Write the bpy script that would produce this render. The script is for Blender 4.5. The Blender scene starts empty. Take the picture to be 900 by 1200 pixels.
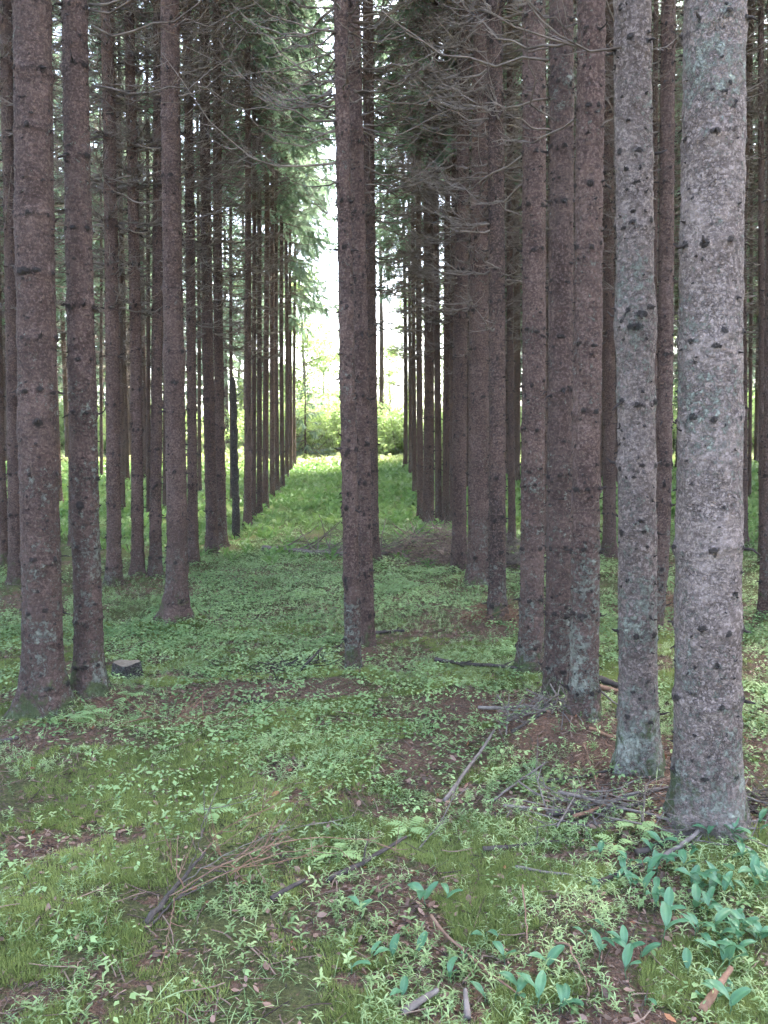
import bpy, math, random
import numpy as np
from mathutils import Vector, Matrix

rad = math.radians
C = bpy.context.scene.collection
RS = np.random.RandomState
EYE = 1.5
F = 950.0
PITCH = math.atan(80 / F)
DRIFT = -0.033          # the planted rows run slightly to the left of the view axis

# ------------------------------------------------------------------ noise / terrain
def vnoise(x, y, scale, seed):
    x = np.asarray(x, float) / scale + 131.7; y = np.asarray(y, float) / scale + 57.3
    xi = np.floor(x).astype(np.int64); yi = np.floor(y).astype(np.int64)
    fx = x - xi; fy = y - yi
    fx = fx * fx * (3 - 2 * fx); fy = fy * fy * (3 - 2 * fy)
    def h(a, b):
        n = (a * 374761393 + b * 668265263 + seed * 2246822519) & 0xFFFFFFFF
        n = ((n ^ (n >> 13)) * 1274126177) & 0xFFFFFFFF
        n = n ^ (n >> 16)
        return (n & 0xFFFF) / 65535.0
    return (h(xi, yi) * (1 - fx) + h(xi + 1, yi) * fx) * (1 - fy) + (h(xi, yi + 1) * (1 - fx) + h(xi + 1, yi + 1) * fx) * fy

def sp(t, k=1.5):       # soft plus
    return np.log1p(np.exp(np.clip(t / k, -40, 40))) * k

def base_h(x, y):
    y = np.asarray(y, float); x = np.asarray(x, float)
    return 0.035 * (sp(y - 6) - sp(-6.0)) + 0.030 * sp(y - 32, 3) - 0.045 * sp(y - 75, 6) + 0.0 * x

MOUNDS = []             # (x, y, radius, height)
def terrain(x, y):
    x = np.asarray(x, float); y = np.asarray(y, float)
    h = base_h(x, y)
    d = np.sqrt(x * x + y * y)
    near = np.clip((45 - d) / 30, 0, 1)
    h = h + (vnoise(x, y, 1.7, 1) - .5) * 0.07 * near + (vnoise(x, y, .55, 2) - .5) * 0.045 * near
    h = h + (vnoise(x, y, .17, 3) - .5) * 0.022 * near + (vnoise(x, y, .07, 4) - .5) * 0.010 * near
    h = h + (vnoise(x, y, 14, 8) - .5) * 1.0 * np.clip((d - 34) / 30, 0, 1)
    for mx, my, r, hh in MOUNDS:
        h = h + hh * np.exp(-((x - mx) ** 2 + (y - my) ** 2) / (r * r))
    return h

def ray(px, py):
    cx = (px - 450) / F; cy = (600 - py) / F
    c, s = math.cos(PITCH), math.sin(PITCH)
    return Vector((cx, c + cy * s, -s + cy * c))

def ground_at(px, py):
    d = ray(px, py)
    t = np.arange(1.0, 120, 0.01)
    z = EYE + d.z * t
    hit = np.nonzero(z < base_h(d.x * t, d.y * t))[0]
    if len(hit) == 0: raise ValueError('no ground at %s %s' % (px, py))
    tt = t[hit[0]]
    return d.x * tt, d.y * tt

def P(px, py, lift=0.0):
    x, y = ground_at(px, py)
    return Vector((x, y, float(terrain(x, y)) + lift))

# ------------------------------------------------------------------ mesh building
def mesh(name, V, faces, mats, mi=None, attrs=None, smooth=True):
    """faces: list of int arrays (n,3) or (n,4)"""
    me = bpy.data.meshes.new(name)
    V = np.asarray(V, np.float32)
    faces = [np.asarray(f, np.int32) for f in faces if len(f)]
    nl = sum(f.size for f in faces); nf = sum(len(f) for f in faces)
    me.vertices.add(len(V)); me.vertices.foreach_set('co', V.ravel())
    me.loops.add(nl); me.polygons.add(nf)
    me.loops.foreach_set('vertex_index', np.concatenate([f.ravel() for f in faces]))
    tot = np.concatenate([np.full(len(f), f.shape[1], np.int32) for f in faces])
    st = np.concatenate([[0], np.cumsum(tot)[:-1]]).astype(np.int32)
    me.polygons.foreach_set('loop_start', st); me.polygons.foreach_set('loop_total', tot)
    for m in mats: me.materials.append(m)
    if mi is not None: me.polygons.foreach_set('material_index', np.asarray(mi, np.int32))
    if smooth: me.polygons.foreach_set('use_smooth', np.ones(nf, bool))
    me.update(calc_edges=True)
    for k, a in (attrs or {}).items():
        at = me.attributes.new(k, 'FLOAT', 'POINT'); at.data.foreach_set('value', np.asarray(a, np.float32))
    return me

class Acc:
    def __init__(s): s.V = []; s.Q = []; s.T = []; s.A = []; s.qm = []; s.tm = []; s.n = 0
    def add(s, V, Q=None, T=None, a=0.5, m=0):
        V = np.asarray(V, float).reshape(-1, 3)
        if Q is not None and len(Q): s.Q.append(np.asarray(Q) + s.n); s.qm.append(np.full(len(Q), m))
        if T is not None and len(T): s.T.append(np.asarray(T) + s.n); s.tm.append(np.full(len(T), m))
        s.A.append(np.broadcast_to(np.asarray(a, float), (len(V),)).copy()); s.V.append(V); s.n += len(V)
    def mesh(s, name, mats, smooth=True):
        fs = []; mi = []
        if s.Q: fs.append(np.concatenate(s.Q)); mi.append(np.concatenate(s.qm))
        if s.T: fs.append(np.concatenate(s.T)); mi.append(np.concatenate(s.tm))
        return mesh(name, np.concatenate(s.V), fs, mats, np.concatenate(mi), {'v': np.concatenate(s.A)}, smooth)

def tubes(acc, paths, radii, sides=4, a=0.5, m=0):
    """paths (N,K,3), radii (N,K)"""
    paths = np.asarray(paths, float); radii = np.asarray(radii, float)
    N, K = paths.shape[:2]
    tan = np.gradient(paths, axis=1); tan /= np.linalg.norm(tan, axis=2, keepdims=True) + 1e-9
    up = np.where(np.abs(tan[..., 2:3]) > .9, np.array([1., 0, 0]), np.array([0, 0, 1.]))
    b = np.cross(tan, up); b /= np.linalg.norm(b, axis=2, keepdims=True) + 1e-9
    c = np.cross(b, tan)
    ang = np.arange(sides) * 2 * math.pi / sides
    V = paths[:, :, None] + radii[:, :, None, None] * (b[:, :, None] * np.cos(ang)[:, None] + c[:, :, None] * np.sin(ang)[:, None])
    idx = np.arange(N * K * sides).reshape(N, K, sides)
    q = np.stack([idx[:, :-1], np.roll(idx, -1, 2)[:, :-1], np.roll(idx, -1, 2)[:, 1:], idx[:, 1:]], -1).reshape(-1, 4)
    a = np.asarray(a, float)
    if a.ndim == 1: a = np.repeat(a, K * sides)
    acc.add(V.reshape(-1, 3), q, None, a, m)
    if sides >= 5:      # caps
        e = []
        for end, flip in ((0, False), (K - 1, True)):
            cen = paths[:, end]; base = acc.n
            acc.add(cen, None, None, 0.5 if a.ndim == 1 else a, m)
            ring = idx[:, end] + (base - N * K * sides if end == 0 else base - N * K * sides - N)
            ce = np.arange(N)[:, None] + base
            r2 = np.roll(ring, -1, 1)
            t = np.stack([np.broadcast_to(ce, ring.shape), ring, r2] if flip else [np.broadcast_to(ce, ring.shape), r2, ring], -1).reshape(-1, 3)
            acc.T.append(t); acc.tm.append(np.full(len(t), m))

def scatter(acc, tv, tq, tt, pos, yaw, sc, tilt=None, tdir=None, a=0.5, m=0):
    tv = np.asarray(tv, float); N = len(pos); T = len(tv)
    c, s = np.cos(yaw), np.sin(yaw)
    R = np.zeros((N, 3, 3)); R[:, 0, 0] = c; R[:, 0, 1] = -s; R[:, 1, 0] = s; R[:, 1, 1] = c; R[:, 2, 2] = 1
    if tilt is not None:
        ct, st = np.cos(tilt), np.sin(tilt)
        X = np.zeros((N, 3, 3)); X[:, 1, 1] = ct; X[:, 1, 2] = -st; X[:, 2, 1] = st; X[:, 2, 2] = ct; X[:, 0, 0] = 1
        R = R @ X
        if tdir is not None:
            c2, s2 = np.cos(tdir), np.sin(tdir)
            Z = np.zeros((N, 3, 3)); Z[:, 0, 0] = c2; Z[:, 0, 1] = -s2; Z[:, 1, 0] = s2; Z[:, 1, 1] = c2; Z[:, 2, 2] = 1
            R = R @ Z
    sc = np.broadcast_to(np.asarray(sc, float), (N,))
    V = np.einsum('nij,tj->nti', R, tv) * sc[:, None, None] + pos[:, None, :]
    off = (np.arange(N) * T)[:, None, None]
    q = (np.asarray(tq)[None] + off).reshape(-1, 4) if tq is not None and len(tq) else None
    t = (np.asarray(tt)[None] + off).reshape(-1, 3) if tt is not None and len(tt) else None
    acc.add(V.reshape(-1, 3), q, t, np.repeat(np.broadcast_to(np.asarray(a, float), (N,)), T), m)

def link(name, me, parent=None, **props):
    o = bpy.data.objects.new(name, me); C.objects.link(o)
    if parent: o.parent = parent
    for k, v in props.items(): o[k] = v
    return o

def thing(name, label, cat, loc=(0, 0, 0), group=None, me=None):
    o = link(name, me, label=label, category=cat)
    o.location = loc
    if group: o['group'] = group
    return o

# ------------------------------------------------------------------ materials
def mat(name):
    m = bpy.data.materials.new(name); m.use_nodes = True
    nt = m.node_tree; nt.nodes.clear()
    return m, nt, nt.nodes, nt.links

def N(nodes, t, **kw):
    n = nodes.new(t)
    for k, v in kw.items():
        if k.startswith('i_'):
            key = k[2:]
            n.inputs[int(key) if key.isdigit() else key.replace('_', ' ')].default_value = v
        else: setattr(n, k, v)
    return n

def ramp(nodes, links, src, stops):
    r = nodes.new('ShaderNodeValToRGB')
    el = r.color_ramp.elements
    while len(el) < len(stops): el.new(0.5)
    for e, (p, c) in zip(el, stops):
        e.position = p; e.color = (c, c, c, 1) if isinstance(c, (int, float)) else (*c, 1)
    links.new(src, r.inputs[0]); return r.outputs[0]

def mixc(nodes, links, f, a, b):
    n = nodes.new('ShaderNodeMix'); n.data_type = 'RGBA'
    for sock, v in ((0, f), (6, a), (7, b)):
        if isinstance(v, bpy.types.NodeSocket): links.new(v, n.inputs[sock])
        elif sock == 0: n.inputs[0].default_value = v
        else: n.inputs[sock].default_value = (*v, 1)
    return n.outputs[2]

def math_(nodes, links, op, a, b=None):
    n = nodes.new('ShaderNodeMath'); n.operation = op; n.use_clamp = False
    for k, v in ((0, a), (1, b)):
        if v is None: continue
        if isinstance(v, bpy.types.NodeSocket): links.new(v, n.inputs[k])
        else: n.inputs[k].default_value = v
    return n.outputs[0]

def leaf_mat(name, c1, c2, transl=0.4, rough=0.55, spec=0.3, tcol=None):
    m, nt, nn, ll = mat(name)
    at = N(nn, 'ShaderNodeAttribute', attribute_name='v')
    col = mixc(nn, ll, at.outputs['Fac'], c1, c2)
    b = N(nn, 'ShaderNodeBsdfPrincipled'); ll.new(col, b.inputs['Base Color'])
    b.inputs['Roughness'].default_value = rough; b.inputs['Specular IOR Level'].default_value = spec
    out = N(nn, 'ShaderNodeOutputMaterial')
    if transl > 0:
        t = N(nn, 'ShaderNodeBsdfTranslucent')
        if tcol is None: ll.new(mixc(nn, ll, 0.35, (0.10, 0.16, 0.02), (0, 0, 0)) if False else col, t.inputs['Color'])
        else: t.inputs['Color'].default_value = (*tcol, 1)
        mx = N(nn, 'ShaderNodeMixShader', i_0=transl)
        ll.new(b.outputs[0], mx.inputs[1]); ll.new(t.outputs[0], mx.inputs[2]); ll.new(mx.outputs[0], out.inputs[0])
    else: ll.new(b.outputs[0], out.inputs[0])
    return m

def bark_mat(name, c1, c2, lichen=0.5, moss=0.5, scale=1.0):
    """scaly spruce bark; lichen = share of pale lichen scabs"""
    m, nt, nn, ll = mat(name)
    tc = N(nn, 'ShaderNodeTexCoord'); oi = N(nn, 'ShaderNodeObjectInfo')
    add = N(nn, 'ShaderNodeVectorMath', operation='ADD'); ll.new(tc.outputs['Object'], add.inputs[0])
    rnd = N(nn, 'ShaderNodeVectorMath', operation='SCALE'); rnd.inputs[0].default_value = (7, 3, 0)
    ll.new(oi.outputs['Random'], rnd.inputs['Scale']); ll.new(rnd.outputs[0], add.inputs[1])
    co = add.outputs[0]
    def noise(sc, det=4, rough=.6, stretch=None):
        n = N(nn, 'ShaderNodeTexNoise'); n.inputs['Scale'].default_value = sc * scale; n.inputs['Detail'].default_value = det
        n.inputs['Roughness'].default_value = rough
        src = co
        if stretch:
            mp = N(nn, 'ShaderNodeMapping'); mp.inputs['Scale'].default_value = stretch; ll.new(co, mp.inputs[0]); src = mp.outputs[0]
        ll.new(src, n.inputs['Vector']); return n.outputs['Fac']
    big = noise(3.2, 3); fine = noise(38, 5, .75); strk = noise(22, 5, .75, (1, 1, 2.8)); patch = noise(7.5, 5, .75)
    # warped scale cells
    wv = N(nn, 'ShaderNodeTexNoise'); wv.inputs['Scale'].default_value = 30; ll.new(co, wv.inputs['Vector'])
    ws = N(nn, 'ShaderNodeVectorMath', operation='SCALE'); ll.new(wv.outputs['Color'], ws.inputs[0]); ws.inputs['Scale'].default_value = 0.045
    wa = N(nn, 'ShaderNodeVectorMath', operation='ADD'); ll.new(co, wa.inputs[0]); ll.new(ws.outputs[0], wa.inputs[1])
    vo = N(nn, 'ShaderNodeTexVoronoi', feature='DISTANCE_TO_EDGE'); vo.inputs['Scale'].default_value = 62 * scale; ll.new(wa.outputs[0], vo.inputs['Vector'])
    vc = N(nn, 'ShaderNodeTexVoronoi'); vc.inputs['Scale'].default_value = 62 * scale; ll.new(wa.outputs[0], vc.inputs['Vector'])
    crack = ramp(nn, ll, vo.outputs['Distance'], [(0.0, 1.0), (0.10, 0.0)])
    crk = math_(nn, ll, 'MULTIPLY', crack, ramp(nn, ll, patch, [(0.40, 0.0), (0.62, 1.0)]))
    col = mixc(nn, ll, ramp(nn, ll, big, [(0.3, 0.0), (0.7, 1.0)]), c1, c2)
    col = mixc(nn, ll, math_(nn, ll, 'MULTIPLY', ramp(nn, ll, strk, [(0.38, 1.0), (0.55, 0.0)]), 0.65), col, tuple(x * .42 for x in c1))
    sep = N(nn, 'ShaderNodeSeparateColor'); ll.new(vc.outputs['Color'], sep.inputs[0])
    col = mixc(nn, ll, math_(nn, ll, 'MULTIPLY', ramp(nn, ll, noise(70, 5, .75), [(.50, 0.), (.58, 1.)]), 0.5), col, tuple(min(1, x * 1.7 + .03) for x in c2))
    col = mixc(nn, ll, math_(nn, ll, 'MULTIPLY', crk, 0.42), col, (0.03, 0.02, 0.018))
    # per-tree tint
    hs = N(nn, 'ShaderNodeHueSaturation'); ll.new(col, hs.inputs['Color'])
    mr = N(nn, 'ShaderNodeMapRange'); ll.new(oi.outputs['Random'], mr.inputs[0]); mr.inputs[3].default_value = .82; mr.inputs[4].default_value = 1.15
    ll.new(mr.outputs[0], hs.inputs['Value']); col = hs.outputs[0]
    # lichen
    sx = N(nn, 'ShaderNodeSeparateXYZ'); ll.new(tc.outputs['Object'], sx.inputs[0])
    low = N(nn, 'ShaderNodeMapRange'); ll.new(sx.outputs[2], low.inputs[0]); low.inputs[1].default_value = 0.15; low.inputs[2].default_value = 1.5
    low.inputs[3].default_value = 0.10; low.inputs[4].default_value = 0.0
    lsrc = math_(nn, ll, 'ADD', noise(34, 6, .82), low.outputs[0])
    lsrc = math_(nn, ll, 'ADD', lsrc, math_(nn, ll, 'MULTIPLY', math_(nn, ll, 'SUBTRACT', noise(2.6, 3), 0.5), 0.5))
    th = 0.70 - 0.17 * lichen
    lich = ramp(nn, ll, lsrc, [(th, 0.0), (th + .05, 1.0)])
    lc = mixc(nn, ll, sep.outputs[1], (0.14, 0.145, 0.12), (0.28, 0.31, 0.25))
    col = mixc(nn, ll, math_(nn, ll, 'MULTIPLY', lich, 0.30 + .5 * lichen), col, lc)
    # moss at the foot
    mo = N(nn, 'ShaderNodeMapRange'); ll.new(sx.outputs[2], mo.inputs[0]); mo.inputs[1].default_value = 0.0; mo.inputs[2].default_value = 0.55
    mo.inputs[3].default_value = 0.24 * moss - .01; mo.inputs[4].default_value = -0.25
    ms = ramp(nn, ll, math_(nn, ll, 'ADD', noise(9, 5, .7), mo.outputs[0]), [(0.56, 0.0), (0.66, 1.0)])
    col = mixc(nn, ll, math_(nn, ll, 'MULTIPLY', ms, 0.8), col, mixc(nn, ll, fine, (0.035, 0.05, 0.015), (0.09, 0.12, 0.04)))
    kn = N(nn, 'ShaderNodeAttribute', attribute_name='v')
    kf = math_(nn, ll, 'ADD', kn.outputs['Fac'], math_(nn, ll, 'MULTIPLY', math_(nn, ll, 'SUBTRACT', noise(60, 5, .8), .5), 1.9))
    kf = math_(nn, ll, 'MULTIPLY', ramp(nn, ll, kf, [(.40, 0.), (.66, 1.)]), ramp(nn, ll, kn.outputs['Fac'], [(.03, 0.), (.25, 1.)]))
    col = mixc(nn, ll, math_(nn, ll, 'MULTIPLY', kf, 0.86), col, (0.018, 0.014, 0.012))
    b = N(nn, 'ShaderNodeBsdfPrincipled'); ll.new(col, b.inputs['Base Color']); b.inputs['Roughness'].default_value = .88
    b.inputs['Specular IOR Level'].default_value = .25
    h = math_(nn, ll, 'ADD', math_(nn, ll, 'MULTIPLY', fine, 0.5), math_(nn, ll, 'MULTIPLY', strk, 0.5))
    h = math_(nn, ll, 'ADD', h, math_(nn, ll, 'MULTIPLY', lich, 0.35)); h = math_(nn, ll, 'SUBTRACT', h, math_(nn, ll, 'MULTIPLY', crk, 0.5))
    h = math_(nn, ll, 'ADD', h, math_(nn, ll, 'MULTIPLY', ms, 0.6)); h = math_(nn, ll, 'ADD', h, math_(nn, ll, 'MULTIPLY', kf, 0.35))
    bp = N(nn, 'ShaderNodeBump', i_Strength=1.0, i_Distance=0.018); ll.new(h, bp.inputs['Height']); ll.new(bp.outputs[0], b.inputs['Normal'])
    out = N(nn, 'ShaderNodeOutputMaterial'); ll.new(b.outputs[0], out.inputs[0])
    return m

def wood_mat(name, c1, c2, nscale=30, rough=.85):
    m, nt, nn, ll = mat(name)
    tc = N(nn, 'ShaderNodeTexCoord')
    n = N(nn, 'ShaderNodeTexNoise'); n.inputs['Scale'].default_value = nscale; n.inputs['Detail'].default_value = 5; ll.new(tc.outputs['Object'], n.inputs['Vector'])
    at = N(nn, 'ShaderNodeAttribute', attribute_name='v')
    f = math_(nn, ll, 'ADD', math_(nn, ll, 'MULTIPLY', ramp(nn, ll, n.outputs['Fac'], [(.35, 0.), (.65, 1.)]), .6), math_(nn, ll, 'MULTIPLY', at.outputs['Fac'], .4))
    b = N(nn, 'ShaderNodeBsdfPrincipled', i_Roughness=rough); ll.new(mixc(nn, ll, f, c1, c2), b.inputs['Base Color'])
    b.inputs['Specular IOR Level'].default_value = .25
    bp = N(nn, 'ShaderNodeBump', i_Strength=.8, i_Distance=.004); ll.new(n.outputs['Fac'], bp.inputs['Height']); ll.new(bp.outputs[0], b.inputs['Normal'])
    out = N(nn, 'ShaderNodeOutputMaterial'); ll.new(b.outputs[0], out.inputs[0])
    return m

BARK1 = (0.058, 0.031, 0.024); BARK2 = (0.105, 0.063, 0.051)
M = {}
M['bark'] = bark_mat('spruce_bark', BARK1, BARK2, .25, .35)
M['bark_lichen'] = bark_mat('lichened_spruce_bark', (0.112, 0.078, 0.066), (0.195, 0.148, 0.132), .72, .7)
M['bark_mid'] = bark_mat('spruce_bark_some_lichen', (0.063, 0.034, 0.027), (0.104, 0.063, 0.051), .55, .6)
M['bark_stain'] = bark_mat('stained_spruce_bark', (0.034, 0.020, 0.016), (0.100, 0.058, 0.046), .4, .5)
M['bark_dark'] = bark_mat('dark_dead_bark', (0.045, 0.035, 0.03), (0.09, 0.07, 0.065), .3, .3)
M['stub'] = wood_mat('knot_stub', (0.014, 0.010, 0.009), (0.05, 0.036, 0.032))
M['deadtwig'] = wood_mat('dead_branch_wood', (0.045, 0.032, 0.026), (0.21, 0.165, 0.14), 9)
M['needle'] = leaf_mat('spruce_needles', (0.095, 0.150, 0.105), (0.220, 0.300, 0.215), .55, .6, .2)
M['needle_lush'] = leaf_mat('lush_spruce_needles', (0.100, 0.165, 0.105), (0.220, 0.310, 0.205), .55, .6, .2)  # slightly greener needles for the low crowns and young spruces
M['herb'] = leaf_mat('herb_leaves', (0.120, 0.195, 0.065), (0.380, 0.470, 0.210), .35, .42, .5)
M['sorrel'] = leaf_mat('low_leaf_cover', (0.100, 0.185, 0.060), (0.330, 0.450, 0.190), .35, .5, .35)
M['grass'] = leaf_mat('grass', (0.090, 0.190, 0.050), (0.210, 0.320, 0.100), .4, .5, .3)
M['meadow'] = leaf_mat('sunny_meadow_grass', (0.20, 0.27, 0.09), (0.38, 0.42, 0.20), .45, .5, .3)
M['moss'] = leaf_mat('moss', (0.100, 0.130, 0.035), (0.300, 0.340, 0.110), .3, .8, .1)
M['lily'] = leaf_mat('may_lily_leaf', (0.050, 0.140, 0.062), (0.115, 0.245, 0.120), .35, .42, .5)
M['litter'] = leaf_mat('dead_leaves', (0.045, 0.025, 0.018), (0.250, 0.150, 0.112), .12, .6, .3)
M['rust'] = leaf_mat('rust_leaves', (0.15, 0.05, 0.025), (0.26, 0.11, 0.05), .12, .6, .3)
M['twigs'] = leaf_mat('twig_litter', (0.035, 0.023, 0.019), (0.24, 0.16, 0.12), 0, .8, .2)
M['broad'] = leaf_mat('broad_leaves', (0.170, 0.270, 0.075), (0.300, 0.400, 0.150), .55, .5, .3)
M['stickdark'] = wood_mat('dark_rotten_stick', (0.022, 0.018, 0.016), (0.085, 0.065, 0.055), 40)
M['stickgrey'] = wood_mat('grey_brown_stick', (0.08, 0.06, 0.05), (0.20, 0.165, 0.145), 40)
M['stickred'] = wood_mat('red_brown_stick', (0.10, 0.05, 0.03), (0.25, 0.14, 0.09), 40)
M['brushwood'] = wood_mat('brown_brushwood', (0.05, 0.03, 0.024), (0.30, 0.21, 0.17), 25)
M['straw'] = wood_mat('straw_stem', (0.10, 0.052, 0.034), (0.24, 0.145, 0.10), 20)
M['cutwood'] = wood_mat('weathered_cut_wood', (0.10, 0.075, 0.055), (0.24, 0.19, 0.14), 40)

def ground_mat():
    m, nt, nn, ll = mat('forest_floor')
    tc = N(nn, 'ShaderNodeTexCoord')
    def noise(sc, det=5, r=.65):
        n = N(nn, 'ShaderNodeTexNoise'); n.inputs['Scale'].default_value = sc; n.inputs['Detail'].default_value = det; n.inputs['Roughness'].default_value = r
        ll.new(tc.outputs['Object'], n.inputs['Vector']); return n.outputs['Fac']
    lit = N(nn, 'ShaderNodeAttribute', attribute_name='litter').outputs['Fac']
    mea = N(nn, 'ShaderNodeAttribute', attribute_name='meadow').outputs['Fac']
    n1 = noise(22); n2 = noise(90, 4, .7); n3 = noise(5)
    vo = N(nn, 'ShaderNodeTexVoronoi'); vo.inputs['Scale'].default_value = 38; ll.new(tc.outputs['Object'], vo.inputs['Vector'])
    moss = mixc(nn, ll, ramp(nn, ll, n2, [(.3, 0.), (.7, 1.)]), (0.022, 0.026, 0.010), (0.170, 0.185, 0.062))
    moss = mixc(nn, ll, ramp(nn, ll, n3, [(.35, 0.), (.65, .55)]), moss, (0.095, 0.078, 0.040))
    soil = mixc(nn, ll, ramp(nn, ll, n2, [(.32, 0.), (.7, 1.)]), (0.055, 0.031, 0.022), (0.280, 0.165, 0.115))
    sv = N(nn, 'ShaderNodeSeparateColor'); ll.new(vo.outputs['Color'], sv.inputs[0])
    soil = mixc(nn, ll, math_(nn, ll, 'MULTIPLY', sv.outputs[0], .35), soil, (0.16, 0.085, 0.055))
    f = math_(nn, ll, 'ADD', lit, math_(nn, ll, 'MULTIPLY', math_(nn, ll, 'SUBTRACT', n1, .5), 1.6))
    col = mixc(nn, ll, ramp(nn, ll, f, [(.42, 0.), (.58, 1.)]), moss, soil)
    mcol = mixc(nn, ll, n3, (0.10, 0.16, 0.045), (0.20, 0.26, 0.09))
    col = mixc(nn, ll, mea, col, mcol)
    b = N(nn, 'ShaderNodeBsdfPrincipled', i_Roughness=.95); b.inputs['Specular IOR Level'].default_value = .15
    ll.new(col, b.inputs['Base Color'])
    bp = N(nn, 'ShaderNodeBump', i_Strength=1.0, i_Distance=.035); ll.new(math_(nn, ll, 'ADD', n1, n2), bp.inputs['Height']); ll.new(bp.outputs[0], b.inputs['Normal'])
    out = N(nn, 'ShaderNodeOutputMaterial'); ll.new(b.outputs[0], out.inputs[0])
    return m

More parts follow.
